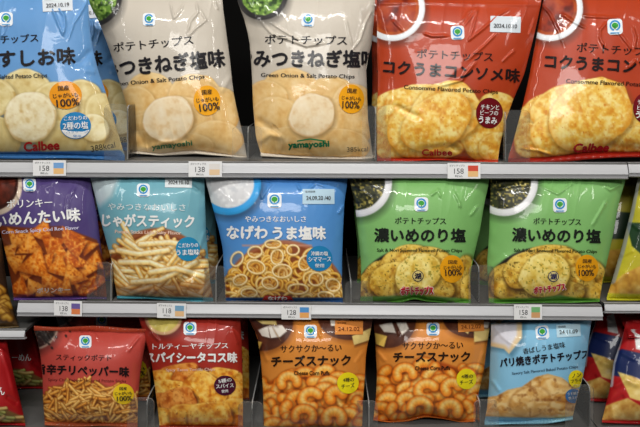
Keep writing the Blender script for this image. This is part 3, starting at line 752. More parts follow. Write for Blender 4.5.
# ---- blue ring snacks
def art(A):
    A.fill((78, 140, 206)); n = A.noise(50, 2); A.mix((n - .5) * .6, (104, 162, 218)); A.mix(A.poly([(200, 172), (360, 172), (360, 186), (200, 184)], 8) * .5, (48, 100, 168))  # last band: shade of the shelf edge above, painted into the blue
    A.bowl(228, 184, 33, (50, 152, 216), (214, 214, 216), 7, 3, 'salt', 31)
    A.mix(A.ell(284, 318, 68, 78, 0, 2), (168, 102, 72)); A.mix(A.ell(284, 320, 66, 76, 0, 2), (136, 66, 28))
    A.mix(A.poly([(242, 244.5), (312, 244.5), (312, 246.5), (242, 246.5)], 1) * .7, (206, 146, 124))
    rnd = random.Random(8); it = []
    while len(it) < 120:
        cx, cy = rnd.uniform(222, 346), rnd.uniform(244, 302)
        if (cx - 284) ** 2 / 64 ** 2 + (cy - 320) ** 2 / 76 ** 2 < 1: it.append((cy, cx))
    for k, (cy, cx) in enumerate(sorted(it)):
        r, e, a = rnd.uniform(5, 8.5), rnd.uniform(.5, .95), rnd.uniform(0, math.pi)
        pts = [(cx + r * math.cos(t) * math.cos(a) - r * e * math.sin(t) * math.sin(a), cy + r * math.cos(t) * math.sin(a) + r * e * math.sin(t) * math.cos(a)) for t in np.linspace(0, 2 * math.pi, 19)]
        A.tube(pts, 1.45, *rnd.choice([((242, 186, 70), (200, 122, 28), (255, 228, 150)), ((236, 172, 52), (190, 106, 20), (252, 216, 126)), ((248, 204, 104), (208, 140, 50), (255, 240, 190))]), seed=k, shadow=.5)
_a8 = art
def art(A):
    _a8(A)
    for (cx, cy, rx, ry, ro) in ((255, 252, 7, 5.5, -10), (277, 257, 6, 7.5, 10), (256, 267, 9, 6.5, 15), (282, 271, 9.5, 6.5, 0), (298, 289, 10, 5, 0), (316, 279, 7, 6.5, -15), (305, 263, 6, 7.5, 25), (237, 259, 5.5, 7.5, 30), (273, 244, 8, 4, 0), (270, 283, 8, 6, 10), (240, 280, 7, 5, -20), (333, 285, 7, 6, 20), (249, 293, 8, 4.5, 0), (326, 296, 8, 4, 10), (293, 250, 6, 5, 0)):
        c, s_ = math.cos(math.radians(ro)), math.sin(math.radians(ro))
        pts = [(cx + rx * math.cos(t) * c - ry * math.sin(t) * s_, cy + rx * math.cos(t) * s_ + ry * math.sin(t) * c) for t in np.linspace(0, 2 * math.pi, 21)]
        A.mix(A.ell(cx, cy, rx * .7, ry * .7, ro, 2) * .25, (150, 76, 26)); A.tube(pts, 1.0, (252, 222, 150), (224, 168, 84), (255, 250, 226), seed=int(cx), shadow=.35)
    A.mix(A.poly([(210, 297.5), (360, 297.5), (360, 310), (210, 310)], 1.2), (34, 72, 122))
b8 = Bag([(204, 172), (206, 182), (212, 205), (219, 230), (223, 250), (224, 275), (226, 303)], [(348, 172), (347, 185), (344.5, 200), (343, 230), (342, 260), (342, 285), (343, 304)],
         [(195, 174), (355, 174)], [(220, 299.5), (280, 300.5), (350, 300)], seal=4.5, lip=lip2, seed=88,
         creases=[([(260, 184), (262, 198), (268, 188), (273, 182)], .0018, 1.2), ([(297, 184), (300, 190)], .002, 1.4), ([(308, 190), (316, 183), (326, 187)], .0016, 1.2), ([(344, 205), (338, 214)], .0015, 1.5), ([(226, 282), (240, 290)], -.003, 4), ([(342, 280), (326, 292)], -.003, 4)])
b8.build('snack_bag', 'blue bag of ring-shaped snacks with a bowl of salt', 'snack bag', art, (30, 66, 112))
date_panel(b8, 318.5, 196.5, 32, 15, (184, 212, 228), '24.09.20 /40', 0)
emblem(b8, 274.5, 200.5, 1.05)
words(b8, 'title_lettering', [('やみつきなおいしさ', 245, 219, 306, 219, 6, WH, .015), ('なげわ', 227, 232.5, 267, 232.5, 13, WH, .04), ('うま塩味', 273, 233, 325.5, 233, 13, WH, .04)])
badge(b8, 319.5, 258.5, 13, 12.7, (36, 130, 184), [('沖縄の塩', 311, 253.5, 328, 253.5, 4.4, WH), ('シママース', 308.5, 259.5, 331, 259, 4.8, WH, .02), ('使用', 315, 265.5, 324, 265.5, 3.8, WH)], 'round blue badge')
mk = decal(b8, 'maker_panel', [(*quad((265, 295.5), (290, 296), (294, 301), (262, 300.5)), (196, 40, 30))], b8.root, .001)
decal(b8, 'maker_lettering', [(*place_text('なげわ', 268, 298.2, 287, 298.4, 3.8, .05), WH)], mk, .002)

# ---- green nori salt chips (two)
def nori(dx, sc, dish, parts, seal_y):
    def art(A):
        A.fill((128, 184, 106)); n = A.noise(60, 6); A.mix((n - .5) * .6, (150, 202, 130))
        A.mix(A.poly([(dx - 80, 172), (dx + 100, 172), (dx + 100, 184), (dx - 80, 182)], 8) * .45, (84, 140, 70))  # darker green top stands in for the shade under the shelf edge
        A.bowl(*dish, (214, 214, 216), (52, 54, 32), 7, 4, 'nori')
        A.mix(A.ell(dx - 5, 309, 64, 62, 0, 2), (36, 32, 28))
        b, d, p = (220, 174, 56), (160, 104, 24), (242, 210, 104)
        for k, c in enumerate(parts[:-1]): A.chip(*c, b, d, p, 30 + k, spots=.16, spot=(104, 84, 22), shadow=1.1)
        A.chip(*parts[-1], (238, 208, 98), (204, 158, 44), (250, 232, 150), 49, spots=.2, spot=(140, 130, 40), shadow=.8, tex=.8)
        sd = A.poly(seal_y, 2); A.mix(sd, (84, 142, 52)); A.mix(sd * np.clip(A.noise(12, 3) * 2 - .8, 0, 1), (120, 182, 72))
    return art
a9 = nori(420, 1, (357, 182, 35), [(386, 280, 24, 20, 0), (404, 261, 25, 15, -20), (434, 263, 22, 15, 25), (374, 280, 14, 10, 0), (376, 290, 16, 16, 0), (398, 282, 30, 20, 0), (450, 290, 22, 16, -30), (462, 282, 12, 26, 12), (470, 292, 10, 18, 0), (425, 290, 30, 16, 0), (418, 273, 25, 19, -28)],
          [(340, 299), (362, 296.5), (400, 296), (413, 293), (426, 296), (470, 299), (495, 297), (495, 312), (340, 312)])
cr = [([(430, 196), (438, 190), (441, 198)], .002, 1.4), ([(454, 192), (459, 202), (460, 208)], .002, 1.3), ([(470, 216), (478, 206)], .0016, 1.4), ([(352, 184), (372, 198)], .0013, 1.2), ([(474, 258), (464, 276), (455, 292)], -.003, 4), ([(380, 300), (415, 286), (450, 300)], .003, 4), ([(362, 280), (372, 294)], .0025, 3)]
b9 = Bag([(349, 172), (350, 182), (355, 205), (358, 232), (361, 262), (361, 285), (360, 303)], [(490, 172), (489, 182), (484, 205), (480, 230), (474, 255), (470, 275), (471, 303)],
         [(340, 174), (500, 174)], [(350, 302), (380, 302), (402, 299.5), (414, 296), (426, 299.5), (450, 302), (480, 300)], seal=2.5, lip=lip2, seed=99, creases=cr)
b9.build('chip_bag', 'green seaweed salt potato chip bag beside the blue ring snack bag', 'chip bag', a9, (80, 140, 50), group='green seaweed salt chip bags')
emblem(b9, 421.3, 204.3, 1.02)
GK = (28, 34, 28)
words(b9, 'title_lettering', [('ポテトチップス', 395, 220.5, 446, 221, 6.8, GK), ('濃いめのり塩', 374.5, 235, 465.5, 235.5, 13.5, GK, .04)])
words(b9, 'subtitle_lettering', [('Salt & Nori Seaweed Flavored Potato Chips', 377, 250.5, 462, 251, 4.3, (40, 52, 28), .025)])
badge(b9, 452, 269, 12, 13.8, OR, [('国産', 448.5, 262, 457.5, 262, 4, K), ('じゃがいも', 444, 267.5, 462, 267, 4, K), ('100%', 445.5, 273, 461.5, 272, 6.5, K)], 'round orange badge')
mk = decal(b9, 'maker_seal', [(*fan(ellipse(418, 276, 5.6, 5.6)), (60, 60, 70)), (*fan(ellipse(418, 276, 4.8, 4.8)), (232, 210, 130))], b9.root, .001)
decal(b9, 'maker_seal_lettering', [(*place_text('湖', 414.8, 276, 421.2, 276, 6, .04), (40, 40, 60))], mk, .002)
words(b9, 'maker_lettering', [('ポテトチップス', 400.5, 291, 433.5, 290.5, 8.5, (250, 226, 220), .09), ('ポテトチップス', 401, 291, 433, 290.5, 8, (206, 24, 54), .05)])
behind(b9, 'second green seaweed bag, chips showing in the gap beside the blue ring bag')
a10 = nori(548, 1, (504, 182, 34), [(512, 281, 24, 18, 0), (546, 258, 28, 13, -10), (568, 265, 20, 16, 30), (502, 282, 12, 10, 0), (500, 290, 16, 14, 0), (520, 284, 30, 20, 0), (524, 270, 22, 17, -35), (590, 280, 16, 20, 10), (574, 286, 22, 18, -30), (592, 294, 14, 12, 0), (560, 292, 26, 12, 0), (545, 275, 26, 22, -28)],
           [(470, 297), (500, 299), (540, 298), (560, 295), (575, 298), (612, 299), (612, 312), (470, 312)])
b10 = Bag([(491, 172), (490, 205), (489, 235), (487, 262), (488, 285), (489, 304)], [(627, 172), (625, 182), (619, 202), (613, 235), (607, 262), (602, 285), (599, 304)],
          [(480, 175), (640, 175)], [(480, 301.5), (520, 301.5), (560, 300), (605, 300.5)], seal=2.5, lip=lip2, seed=109,
          creases=[([(496, 190), (512, 186), (534, 184)], .0018, 1.6), ([(540, 186), (558, 194), (566, 188), (574, 182)], .0018, 1.3), ([(604, 186), (610, 190), (622, 184)], .0018, 1.3), ([(607, 200), (598, 216), (592, 226)], .0015, 1.6), ([(488, 268), (500, 262), (508, 256)], .0025, 3), ([(490, 285), (506, 280), (514, 262)], -.003, 4), ([(602, 275), (590, 290), (575, 296)], -.003, 4), ([(574, 286), (590, 268)], .002, 3)])
b10.build('chip_bag', 'green seaweed salt potato chip bag at the right end of the middle shelf', 'chip bag', a10, (80, 140, 50), group='green seaweed salt chip bags')
emblem(b10, 560, 205.3, 1.02)
words(b10, 'title_lettering', [('ポテトチップス', 533.5, 221, 581, 222, 6.8, GK), ('濃いめのり塩', 512.5, 234.5, 600.5, 236.5, 13.5, GK, .04)])
words(b10, 'subtitle_lettering', [('Salt & Nori Seaweed Flavored Potato Chips', 514, 250.5, 597, 252, 4.3, (40, 52, 28), .025)])
badge(b10, 587, 268, 11.5, 13.3, OR, [('国産', 583, 261, 592, 261.2, 4, K), ('じゃがいも', 578.5, 266.3, 596, 266.6, 4, K), ('100%', 579, 273, 594, 272.5, 6.3, K)], 'round orange badge')
mk = decal(b10, 'maker_seal', [(*fan(ellipse(553.5, 276.5, 5.4, 5.4)), (60, 60, 100)), (*fan(ellipse(553.5, 276.5, 4.6, 4.6)), (232, 214, 140))], b10.root, .001)
decal(b10, 'maker_seal_lettering', [(*place_text('湖', 550.4, 276.5, 556.6, 276.5, 5.8, .04), (40, 40, 90))], mk, .002)
words(b10, 'maker_lettering', [('ポテトチップス', 533.8, 290.8, 565.5, 286.5, 7.2, (250, 226, 220), .09), ('ポテトチップス', 534, 290.8, 565, 286.5, 6.8, (206, 24, 54), .05)])
behind(b10, 'second green seaweed bag, chips showing in the gap between the two front green bags')

# ---- salmon red chili pepper sticks
def art(A):
    A.fill((192, 74, 64)); n = A.noise(50, 7); A.mix((n - .5) * .7, (208, 96, 84)); A.mix((.45 - n) * .6, (166, 54, 48))
    A.bowl(33, 324, 26, (150, 124, 110), (38, 32, 30), 2, 5, 'pepper')
    for (x, y) in ((56, 337), (66, 336), (52, 348), (49, 344), (70, 331)): A.mix(A.ell(x, y, 1.6, 1.1, x), (40, 30, 28))
    col = [((232, 160, 60), (160, 84, 20), (252, 204, 116)), ((218, 140, 44), (144, 70, 16), (244, 182, 92)), ((240, 180, 84), (174, 100, 32), (255, 220, 146))]
    A.mix(A.poly([(40, 402), (50, 388), (72, 382), (100, 383), (115, 390), (140, 400), (140, 430), (40, 430)], 4), (130, 66, 26))
    fries(A, 46, 138, 384, 424, 200, 22, 1.5, col, 14, lambda x, y: y > 384 + (x - 84) ** 2 / 150, 40)
b11 = Bag([(32, 326), (36, 335), (40, 352), (42.5, 375), (43, 400), (45, 426)], [(148, 328), (144, 350), (140, 375), (138, 400), (137.5, 426)],
          [(25, 330.5), (90, 331), (155, 333)], [(35, 421.5), (90, 423), (150, 423)], seal=4, lip=lip3, seed=119,
          creases=[([(48, 332), (52, 340)], .0018, 1.3), ([(58, 331), (53, 338)], .0018, 1.3), ([(73, 332), (69, 340)], .0016, 1.3), ([(92, 332), (98, 338)], .0016, 1.3), ([(140, 336), (132, 346), (128, 352)], .0016, 1.4), ([(136, 410), (124, 400)], -.003, 4), ([(44, 405), (56, 414)], .0025, 3)])
b11.build('snack_bag', 'salmon red bag of thin potato sticks at the left of the bottom row', 'snack bag', art, (170, 84, 50), (200, 84, 56), top_h=4.5)
emblem(b11, 85.3, 341.7, .9)
words(b11, 'title_lettering', [('スティックポテト', 56, 357, 111, 358, 6.2, (40, 22, 24), .015), ('旨辛チリペッパー味', 37, 369, 129, 372, 10, (30, 20, 22), .04)])
words(b11, 'subtitle_lettering', [('Spicy Chili Pepper Flavored Potato Sticks', 48, 380, 126, 381.5, 3.6, (84, 30, 28), .01)])
badge(b11, 123.5, 394, 10.5, 10.3, (236, 200, 36), [('国産', 119.5, 388.5, 127, 388.5, 3.4, K), ('じゃがいも', 115, 393.5, 132, 393, 3.4, K), ('100%', 117, 399, 132, 398, 5, K)], 'round yellow badge')
behind(b11, 'second salmon red stick bag, its top and right edge showing behind the front one', dy=.075, dz=.004)

# ---- dark red taco tortilla chips
def art(A):
    A.fill((166, 44, 32)); n = A.noise(50, 1); A.mix((n - .5) * .7, (186, 66, 46)); A.mix((.45 - n) * .6, (134, 34, 26))
    A.bowl(163.5, 316, 19, (190, 150, 110), (190, 172, 84), 3, 9, 'dip')
    A.mix(A.poly([(150, 374), (180, 364), (215, 370), (250, 380), (250, 435), (150, 435)], 3), (120, 44, 14))
    b, d, p = (240, 164, 46), (186, 90, 12), (255, 212, 108)
    for k, c in enumerate([(178, 374, 20, 10, -10), (160, 382, 14, 12, 0), (225, 382, 18, 14, 10), (190, 380, 18, 12, 20), (236, 395, 12, 14, 0), (172, 394, 20, 14, 10), (160, 405, 12, 12, 0), (222, 400, 22, 14, -10), (205, 392, 22, 18, 40), (178, 402, 18, 14, -20), (236, 412, 14, 14, 0), (166, 420, 16, 12, 10), (230, 424, 18, 10, 0), (190, 416, 20, 12, 0), (210, 416, 22, 14, -5)]):
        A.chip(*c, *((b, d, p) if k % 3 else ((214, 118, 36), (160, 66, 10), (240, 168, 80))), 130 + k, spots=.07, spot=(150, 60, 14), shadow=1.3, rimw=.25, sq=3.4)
b12 = Bag([(137, 312), (141, 325), (146, 340), (152, 365), (156, 395), (159, 420), (160, 432)], [(240, 312), (242, 350), (243, 390), (243, 432)],
          [(120, 315), (260, 315)], [(140, 425), (250, 426)], seal=2.5, lip=lip3, seed=129,
          creases=[([(148, 322), (152, 334), (160, 342)], .0018, 1.6), ([(232, 330), (238, 345)], .0018, 1.6), ([(240, 372), (226, 378)], .0018, 2.5), ([(158, 340), (150, 330)], .0015, 1.4), ([(240, 410), (228, 420)], -.003, 4)])
b12.build('snack_bag', 'dark red bag of taco tortilla chips with a bowl of green dip', 'snack bag', art, (150, 50, 30))
emblem(b12, 190, 328.5, .95)
words(b12, 'title_lettering', [('トルティーヤチップス', 152.5, 346.5, 228, 345.5, 6, WH, .02), ('スパイシータコス味', 146, 357.5, 237, 357.5, 10, WH, .045)])
words(b12, 'subtitle_lettering', [('Spicy Tacos Tortilla Chips', 166, 370.5, 215, 369.5, 3.6, (232, 196, 180), .02)])
badge(b12, 225, 385.5, 11, 10, (74, 20, 44), [('5種の', 218.5, 381.5, 231.5, 379.5, 4, WH), ('スパイス', 216, 386.5, 233.5, 385, 4, WH), ('使用', 221.5, 391.3, 228, 390.8, 3, WH)], 'round dark plum badge')
behind(b12, 'second dark red tortilla bag, showing dimly in the gap at its right')

# ---- orange cheese snacks (two)
def curls(A, items, seed):
    rnd = random.Random(seed)
    for k, (cx, cy, r, a, sp) in enumerate(items):
        pts = [(cx + r * math.cos(math.radians(a + t)), cy + r * .85 * math.sin(math.radians(a + t))) for t in np.linspace(-sp / 2, sp / 2, 12)]
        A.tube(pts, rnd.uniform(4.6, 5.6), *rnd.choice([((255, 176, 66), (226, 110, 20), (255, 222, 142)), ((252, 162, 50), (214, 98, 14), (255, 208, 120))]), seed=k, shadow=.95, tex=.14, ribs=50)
def cheese(x, y, sx, boards, wedges, dark_top, seed):
    def art(A):
        A.fill((222, 140, 56)); n = A.noise(50, seed); A.mix((n - .5) * .5, (232, 148, 68)); A.mix((.45 - n) * .5, (196, 106, 34))
        for b in boards:
            A.mix(A.ell(b[0] + 1, b[1] + 2, b[2] * 1.05, b[3] * 1.05, 0, 5) * .4, (80, 34, 10))
            m = A.ell(*b); A.mix(m, (78, 40, 26)); A.mix(m * np.clip(A.noise(5, 4) * 1.4 - .5, 0, 1), (104, 60, 40))
        for pts, c in wedges: A.mix(A.poly([(p[0] + 1, p[1] + 2) for p in pts], 3) * .5, (40, 16, 8)); A.mix(A.poly(pts, 1), c)
        hull = A.poly([(x - 62, y + 22), (x - 48, y + 10), (x - 20, y + 2), (x + 12, y - 2), (x + 34, y + 6), (x + 62, y + 16), (x + 62, y + 70), (x - 62, y + 70)], 3)
        A.mix(hull, (176, 76, 16))
        it = []; rnd = random.Random(seed)
        for j in range(7):
            for i in range(7):
                it.append((x - 58 + i * 17 + (j % 2) * 7 + rnd.uniform(-3, 3), y + 4 + j * 8.5 + rnd.uniform(-2, 2) + abs(i - 3.6) * (3.2 if j < 3 else 1), rnd.uniform(6.5, 8.5), rnd.uniform(0, 360), rnd.uniform(170, 250)))
        curls(A, it, seed)
        curls(A, [(x - 3, y + 27, 9, 200, 250), (x + 22, y + 24, 7, 240, 200), (x - 25, y + 10, 8, 260, 210), (x - 10, y + 44, 9, 280, 230), (x + 20, y + 46, 8, 270, 230)], seed + 1)
        m = A.poly([(x - 64, y + 62), (x + 64, y + 62), (x + 64, y + 75), (x - 64, y + 75)], 4); A.mix(m * .5, (160, 74, 20))
    return art
CW, CY1, CY2 = (226, 218, 206), (232, 194, 92), (236, 208, 130)
a13 = cheese(314, 372, 1, [(262, 322, 31, 29), (350, 318, 32, 22), ], [
    ([(252, 340), (262, 342), (258, 352), (251, 350)], CY1), ([(258, 330), (268, 326), (270, 338), (262, 336)], CW), ([(268, 326), (282, 325), (287, 331), (280, 337), (271, 338)], CW), ([(272, 326), (276, 334), (281, 341)], (180, 140, 90)),
    ([(256, 320), (276, 321), (277, 325), (262, 324)], CY2), ([(334, 326), (344, 322), (346, 332), (338, 333)], CY2), ([(352, 336), (371, 328), (370, 340), (354, 345)], CY2), ([(330, 318), (350, 318), (346, 325), (331, 326)], CW)], 0, 3)
b13 = Bag([(246, 312), (249, 320), (257, 335), (261, 360), (263, 390), (264, 430)], [(374, 312), (371, 330), (366, 352), (365, 375), (363, 400), (362, 430)],
          [(240, 316), (380, 316)], [(240, 427), (380, 427)], seal=2.5, lip=lip3, seed=139,
          creases=[([(312, 322), (318, 330), (321, 338)], .0016, 1.2), ([(324, 322), (319, 332)], .0014, 1.2), ([(364, 350), (356, 362), (360, 372)], .0018, 2), ([(262, 350), (268, 362)], .0018, 2), ([(264, 400), (276, 392)], .0015, 1.5), ([(362, 395), (350, 386)], .002, 2.5)])
b13.build('snack_bag', 'orange cheese corn puff bag next to the dark red tortilla bag, orange panel showing whole', 'snack bag', a13, (200, 110, 40), group='orange cheese snack bags')
date_panel(b13, 349, 327.5, 28, 14, (226, 142, 66), '24.12.02', 0, (120, 60, 24))
emblem(b13, 310.5, 331.5, .95)
OK = (44, 26, 14)
words(b13, 'title_lettering', [('サクサクか〜るい', 280.5, 349, 341.5, 347.5, 7, OK, .02), ('チーズスナック', 271.5, 361.5, 350.5, 360, 10.5, OK, .045)])
words(b13, 'subtitle_lettering', [('Cheese Corn Puffs', 294, 373, 329.5, 373, 4, OK, .03)])
badge(b13, 348, 383, 10.8, 10.6, YE, [('4種の', 343, 380, 354, 379.5, 4, K), ('チーズ', 341.5, 386.5, 354.5, 385, 4.6, K)], 'round yellow badge')
a14 = cheese(430, 364, 1, [(388, 320, 28, 28), (474, 318, 31, 20)], [
    ([(375, 333), (387, 336), (384, 347), (376, 344)], CY1), ([(379, 325), (392, 322), (396, 333), (384, 332)], CW), ([(396, 322), (406, 322), (409, 329), (402, 335)], CW),
    ([(462, 322), (472, 326), (468, 334), (462, 330)], CY2), ([(474, 330), (490, 328), (488, 340), (474, 342)], CY2), ([(478, 322), (490, 322), (488, 328), (478, 327)], CW)], 0, 6)
b14 = Bag([(372, 312), (374, 325), (375.5, 345), (377, 375), (376, 395), (373, 422)], [(492, 312), (490, 326), (487, 345), (484, 370), (478, 395), (475, 422)],
          [(360, 316), (505, 316)], [(360, 418), (390, 421), (408, 419), (424, 414.5), (440, 417), (460, 421), (490, 418)], seal=2, lip=lip3, seed=149,
          creases=[([(402, 322), (398, 336)], .0016, 1.3), ([(376, 350), (386, 362)], .0018, 2), ([(484, 350), (478, 368), (472, 376)], .0018, 2), ([(374, 405), (388, 398)], .002, 2), ([(400, 414), (424, 404), (448, 412)], .003, 4), ([(476, 400), (464, 392)], -.003, 3)])
b14.build('snack_bag', 'orange cheese corn puff bag beside the pale blue bag', 'snack bag', a14, (186, 96, 34), group='orange cheese snack bags')
date_panel(b14, 471, 325.5, 26, 12, (224, 138, 60), '24.12.02', -3, (120, 60, 24), small=False)
emblem(b14, 433, 329, .95)
words(b14, 'title_lettering', [('サクサクか〜るい', 402.5, 346, 463, 345, 7, OK, .02), ('チーズスナック', 393.5, 357, 470, 356.5, 10, OK, .045)])
words(b14, 'subtitle_lettering', [('Cheese Corn Puffs', 415, 368.3, 450, 368, 4, OK, .03)])
badge(b14, 466.5, 379, 10, 10.2, YE, [('4種の', 461.5, 376.5, 473, 376, 4, K), ('チーズ', 460, 382.5, 473, 381.5, 4.4, K)], 'round yellow badge')

# ---- pale blue baked chips
def art(A):
    A.fill((134, 192, 224)); n = A.noise(60, 9); A.mix((n - .5) * .5, (156, 208, 230))
    A.mix(A.poly([(489, 327), (526, 320), (524, 344), (512, 358), (505, 352), (490, 350)], 5) * .6, (50, 96, 120))
    A.mix(A.poly([(489, 325), (522, 318), (522, 338), (509, 354), (504, 349), (490, 346)], 1.5), (226, 198, 152)); A.mix(A.poly([(490, 325), (517, 320), (517, 335), (509, 349), (505, 345), (490, 342)], 3), (216, 214, 222))
    m = A.poly([(470, 400), (497, 396), (508, 390), (522, 387), (536, 377), (548, 374), (562, 378), (575, 388), (600, 396), (590, 412), (560, 418), (520, 417), (480, 416)], 1.5)
    A.mix(A.poly([(470, 404), (500, 400), (540, 380), (600, 400), (590, 420), (480, 420)], 4) * .3, (60, 90, 110)); A.mix(m, (216, 156, 74))
    wx, wy = A.X + 9 * A.noise(14, 31), A.Y + 9 * A.noise(14, 32); r = 1 - np.abs(2 * fbm(wx * .6 + wy * .5, wy * 1.3 - wx * .3, 13, 12, 3) - 1); A.mix(m * np.clip((r - .66) * 4, 0, 1), (246, 210, 142)); A.mix(m * np.clip((.55 - r) * 3.4, 0, 1), (150, 80, 18)); A.mix(m * A.ell(530, 402, 20, 14, -15, 3) * np.clip(A.noise(5, 40) * 2.4 - .6, 0, 1) * .8, (216, 166, 92)); A.mix(m * np.clip(1 - np.abs(np.hypot(*A.local(530, 402, 21, 15, -15)) - 1) / .13, 0, 1) * .35, (140, 82, 30)); A.mix(m * np.clip((A.noise(4, 3) - .55) * 3, 0, 1), (240, 206, 146)); A.mix(m * np.clip((.42 - A.noise(5, 8)) * 3, 0, 1), (140, 80, 30))
    A.mix(m * (1 - A.poly([(470, 400), (497, 396), (508, 390), (522, 387), (536, 377), (548, 374), (562, 378), (575, 388), (600, 396), (590, 412), (560, 418), (520, 417), (480, 416)], 10)) * .5, (146, 86, 34))
b15 = Bag([(491, 318), (491, 335), (490, 362), (489, 385), (487, 408), (484, 424)], [(593, 312), (590, 330), (587.5, 350), (583.5, 375), (577, 398), (572, 420)],
          [(480, 324), (540, 321), (600, 317)], [(475, 421), (520, 421), (560, 418), (590, 415)], seal=4, lip=lip3, seed=159,
          creases=[([(494, 326), (502, 336), (512, 344)], .0016, 2), ([(492, 380), (500, 392)], .0018, 2), ([(540, 322), (536, 332)], .0012, 1.3), ([(585, 368), (572, 380)], .0014, 2)])
b15.build('chip_bag', 'pale blue bag of baked potato chips in the bottom row', 'chip bag', art, (140, 196, 218))
date_panel(b15, 568.5, 330.5, 24, 12.5, (188, 218, 232), '24.11.09', -3)
emblem(b15, 542.3, 332.5, .98, -6)
words(b15, 'title_lettering', [('香ばしうま塩味', 523, 351.5, 565, 344.5, 6, K, .015), ('パリ焼きポテトチップス', 500, 363, 588.5, 354, 9, (26, 24, 34), .04)])
words(b15, 'subtitle_lettering', [('Savory Salt Flavored Baked Potato Chips', 512, 374, 578, 367, 3.6, (50, 70, 90), .02)])
badge(b15, 576.5, 379, 8, 8.8, YE, [('ノン', 572, 376, 581, 374.5, 4, K), ('フライ', 571, 381.5, 581.5, 380, 3.6, K)], 'round yellow badge')
badge(b15, 573.5, 396, 8, 7.2, (60, 118, 178), [('うす焼き', 567.5, 394, 579, 392.8, 2.8, WH), ('仕上げ', 568.5, 398.2, 578, 397.2, 2.8, WH)], 'round blue badge')
behind(b15, 'second pale blue baked chip bag, its left edge showing behind the front one')

# ---- red and blue bag, bottom right corner
def art(A):
    A.fill((178, 26, 30)); n = A.noise(30, 3); A.mix((n - .5), (200, 44, 42)); A.mix((.45 - n), (140, 16, 22))
    A.mix(A.poly([(600, 356), (622, 349), (740, 376), (740, 394), (632, 378), (600, 374)], 1.5), (24, 38, 88))
    for pts, c in (([(634, 332), (642, 329), (648, 352), (636, 349)], WH), ([(654, 330), (664, 330), (664, 352), (656, 352)], WH), ([(618, 372), (632, 376), (660, 388), (650, 404), (630, 398)], (224, 190, 98)), ([(600, 408), (615, 402), (628, 398), (644, 408), (740, 404), (740, 440), (596, 440)], (206, 160, 78))):
        m = A.poly(pts, 1.5); A.mix(m, c); 
        if c != WH: t = A.noise(7, 5); A.mix(m * np.clip((t - .52) * 3, 0, 1), (240, 214, 140)); A.mix(m * np.clip((.45 - t) * 3, 0, 1), (170, 104, 36))
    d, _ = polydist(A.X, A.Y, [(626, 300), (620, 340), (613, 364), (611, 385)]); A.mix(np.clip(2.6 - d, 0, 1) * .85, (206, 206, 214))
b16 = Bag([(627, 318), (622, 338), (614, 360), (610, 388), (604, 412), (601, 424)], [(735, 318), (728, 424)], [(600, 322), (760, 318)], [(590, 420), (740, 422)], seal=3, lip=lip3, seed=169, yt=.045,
          creases=[([(626, 330), (640, 338)], .0018, 1.5), ([(620, 352), (636, 360)], .0016, 2), ([(612, 388), (626, 380), (640, 386)], .003, 3), ([(606, 408), (625, 396)], -.003, 3)])
b16.build('chip_bag', 'red chip bag with a blue band, cut off at the bottom right corner', 'chip bag', art, (160, 24, 28))
behind(b16, 'second red and blue chip bag, in the shade behind the front red one', dy=.07, dx=-.012)
# folded top of a red bag lying over it
def art(A):
    A.fill((190, 28, 32)); A.mix((A.noise(14, 3) - .5) * 1.2, (216, 60, 56))
    A.mix(A.ell(640, 331, 9, 6, 10), (222, 214, 214)); A.mix(A.ell(641, 331.5, 6, 3.2, 10), (190, 40, 44))
b20 = Bag([(617, 313), (622, 322), (629, 336)], [(720, 313), (716, 340)], [(600, 315), (740, 313)], [(610, 334), (640, 337), (740, 340)], puff=.018, yb=.03, yt=.07, seal=2, seed=179, creases=[([(622, 316), (640, 322)], .002, 1.5), ([(628, 322), (646, 318)], .0018, 1.5)], lip=lip3)
b20.build('chip_bag', 'small shiny red bag lying on top of the red and blue bag', 'chip bag', art, (150, 20, 24))

# ---- yellow bag, right edge of the middle row
def art(A):
    A.fill((198, 186, 44)); n = A.noise(24, 3); A.mix((n - .5) * 1.2, (220, 212, 84)); A.mix((.45 - n), (150, 140, 30))
    A.mix(A.poly([(626, 222), (720, 228), (720, 256), (640, 253), (632, 246)], 1.5), (26, 56, 32)); A.mix(A.poly([(634, 176), (760, 176), (760, 192), (632, 196)], 3), (140, 132, 36))  # dull yellow top band is painted shade from the shelf above
    m = A.poly([(600, 296), (612, 284), (624, 274), (640, 266), (720, 258), (720, 306), (600, 306)], 2); A.mix(m, (206, 156, 60)); t = A.noise(9, 2); A.mix(m * np.clip((t - .5) * 3, 0, 1), (236, 200, 112)); A.mix(m * np.clip((.45 - t) * 3, 0, 1), (160, 104, 34))
    A.mix(A.poly([(600, 293), (720, 296), (720, 306), (600, 306)], 1.5), (196, 190, 40))
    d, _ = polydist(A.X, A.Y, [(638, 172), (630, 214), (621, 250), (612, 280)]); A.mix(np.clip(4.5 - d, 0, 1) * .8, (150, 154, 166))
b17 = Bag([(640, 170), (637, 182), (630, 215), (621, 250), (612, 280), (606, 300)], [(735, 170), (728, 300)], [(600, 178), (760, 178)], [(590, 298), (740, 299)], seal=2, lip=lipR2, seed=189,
          creases=[([(630, 222), (640, 230)], .002, 2), ([(620, 256), (634, 250)], .002, 2), ([(612, 284), (628, 272)], .0025, 3)])
b17.build('chip_bag', 'yellow chip bag with a dark green patch at the right edge', 'chip bag', art, (190, 184, 40))
behind(b17, 'second yellow chip bag, in the shade behind the one at the right edge', dx=-.012)

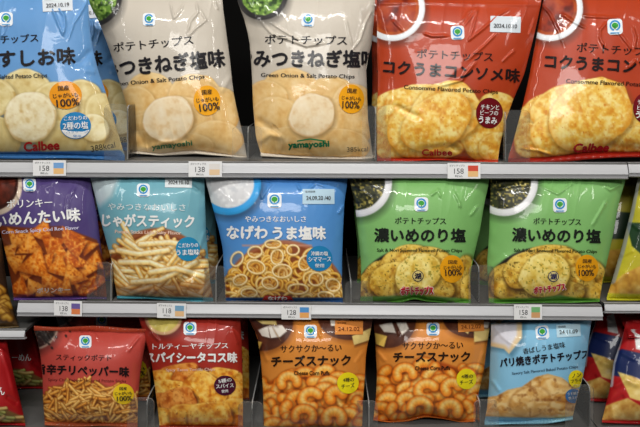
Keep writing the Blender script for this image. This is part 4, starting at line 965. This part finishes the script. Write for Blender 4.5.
# ---- dark red noodle snack, bottom left corner
def art(A):
    A.fill((166, 22, 26)); n = A.noise(30, 3); A.mix((n - .5), (186, 40, 38)); A.mix((.45 - n), (126, 14, 20))
    m = A.poly([(-90, 404), (-10, 404), (8, 410), (40, 424), (40, 440), (-90, 440)], 2); A.mix(m, (120, 84, 40))
    rnd = random.Random(2)
    for k in range(60):
        x, y = rnd.uniform(-60, 24), rnd.uniform(406, 432)
        if y < 404 + max(0, x + 6) * .6: continue
        A.tube([(x - 8, y + rnd.uniform(-3, 3)), (x, y + rnd.uniform(-4, 4)), (x + 8, y + rnd.uniform(-3, 3))], 1.6, *rnd.choice([((176, 176, 90), (110, 110, 40), (214, 214, 140)), ((200, 170, 96), (140, 100, 44), (230, 206, 150))]), seed=k)
b18 = Bag([(-70, 338), (-66, 426)], [(6, 338), (11, 362), (17, 388), (22, 408), (26, 426)], [(-90, 340), (40, 341)], [(-80, 423), (40, 423)], seal=3, lip=lip3, seed=199,
          creases=[([(2, 350), (9, 372), (14, 392)], .002, 2), ([(-6, 344), (4, 352)], .0018, 1.5), ([(18, 404), (6, 396)], -.003, 3)])
b18.build('snack_bag', 'glossy red snack bag cut off at the bottom left corner', 'snack bag', art, (150, 20, 24))
words(b18, 'title_lettering', [('らーめん', -24, 392, 4.5, 391, 8, WH, .02)])
behind(b18, 'second red snack bag, in the shade behind the one at the bottom left corner', dy=.12, dx=-.012)

# ---- yellow puffs on the low shelf at the left edge
def art(A):
    A.fill((46, 34, 26)); A.mix((A.noise(14, 3) - .4), (74, 52, 32))
    A.mix(A.poly([(-90, 286), (0, 284), (8, 296), (14, 316), (20, 332), (-90, 332)], 2), (96, 70, 40))
    rnd = random.Random(3); it = sorted((rnd.uniform(288, 322), rnd.uniform(-50, 8)) for _ in range(50))
    for k, (y, x) in enumerate(it): A.tube([(x - 3, y), (x, y - 1.5), (x + 3, y + 1)], 3.4, (176, 128, 36), (110, 66, 14), (206, 166, 80), seed=k)
b19 = Bag([(-70, 236), (-66, 328)], [(1, 236), (5, 270), (9, 296), (15, 314), (20, 328)], [(-90, 238), (40, 238)], [(-80, 326), (40, 326)], seal=2, lip=lipL, seed=209, puff=.03)
b19.build('snack_bag', 'clear bag of yellow puffs at the left edge on the low shelf end', 'snack bag', art, (110, 90, 60))


# ------------------------------------------------------------------ camera, light
cam = bpy.data.cameras.new('camera'); co = bpy.data.objects.new('camera', cam); COL.objects.link(co)
co.location = (0, -CAMD, CZ); co.rotation_euler = (math.radians(90), 0, 0)
cam.sensor_fit = 'HORIZONTAL'; cam.sensor_width = 36; cam.lens = 36 * FPX / 640; cam.clip_start = .02
S.camera = co

def strip_light(name, x, y, z, sx, sy, power, aim):
    l = bpy.data.lights.new(name, 'AREA'); l.shape = 'RECTANGLE'; l.size = sx; l.size_y = sy; l.energy = power; l.color = (1, .975, .93)
    o = bpy.data.objects.new(name, l); COL.objects.link(o); o.location = (x, y, z)
    from mathutils import Vector
    o.rotation_euler = (Vector(aim) - Vector((x, y, z))).to_track_quat('-Z', 'Y').to_euler()
strip_light('ceiling_strip', 0, -.8, 2.45, 1.1, .035, 9.5, (0, 0, 1.45))
strip_light('ceiling_strip', 0, -2.6, 2.5, 1.5, .55, 37, (0, 0, 1.25))
for sx in (-1, 1): strip_light('ceiling_strip', 1.5 * sx, -1.0, 2.5, .05, 1.2, 5, (0, 0, 1.4))  # pair of side strips added to raise glints on upright creases
w = bpy.data.worlds.new('shop_ambient'); S.world = w; w.use_nodes = True
w.node_tree.nodes['Background'].inputs[0].default_value = (.9, .95, 1, 1); w.node_tree.nodes['Background'].inputs[1].default_value = .045

S.view_settings.view_transform = 'Standard'; S.view_settings.look = 'None'; S.view_settings.gamma = 1
S.view_settings.use_curve_mapping = False; S.view_settings.exposure = 0
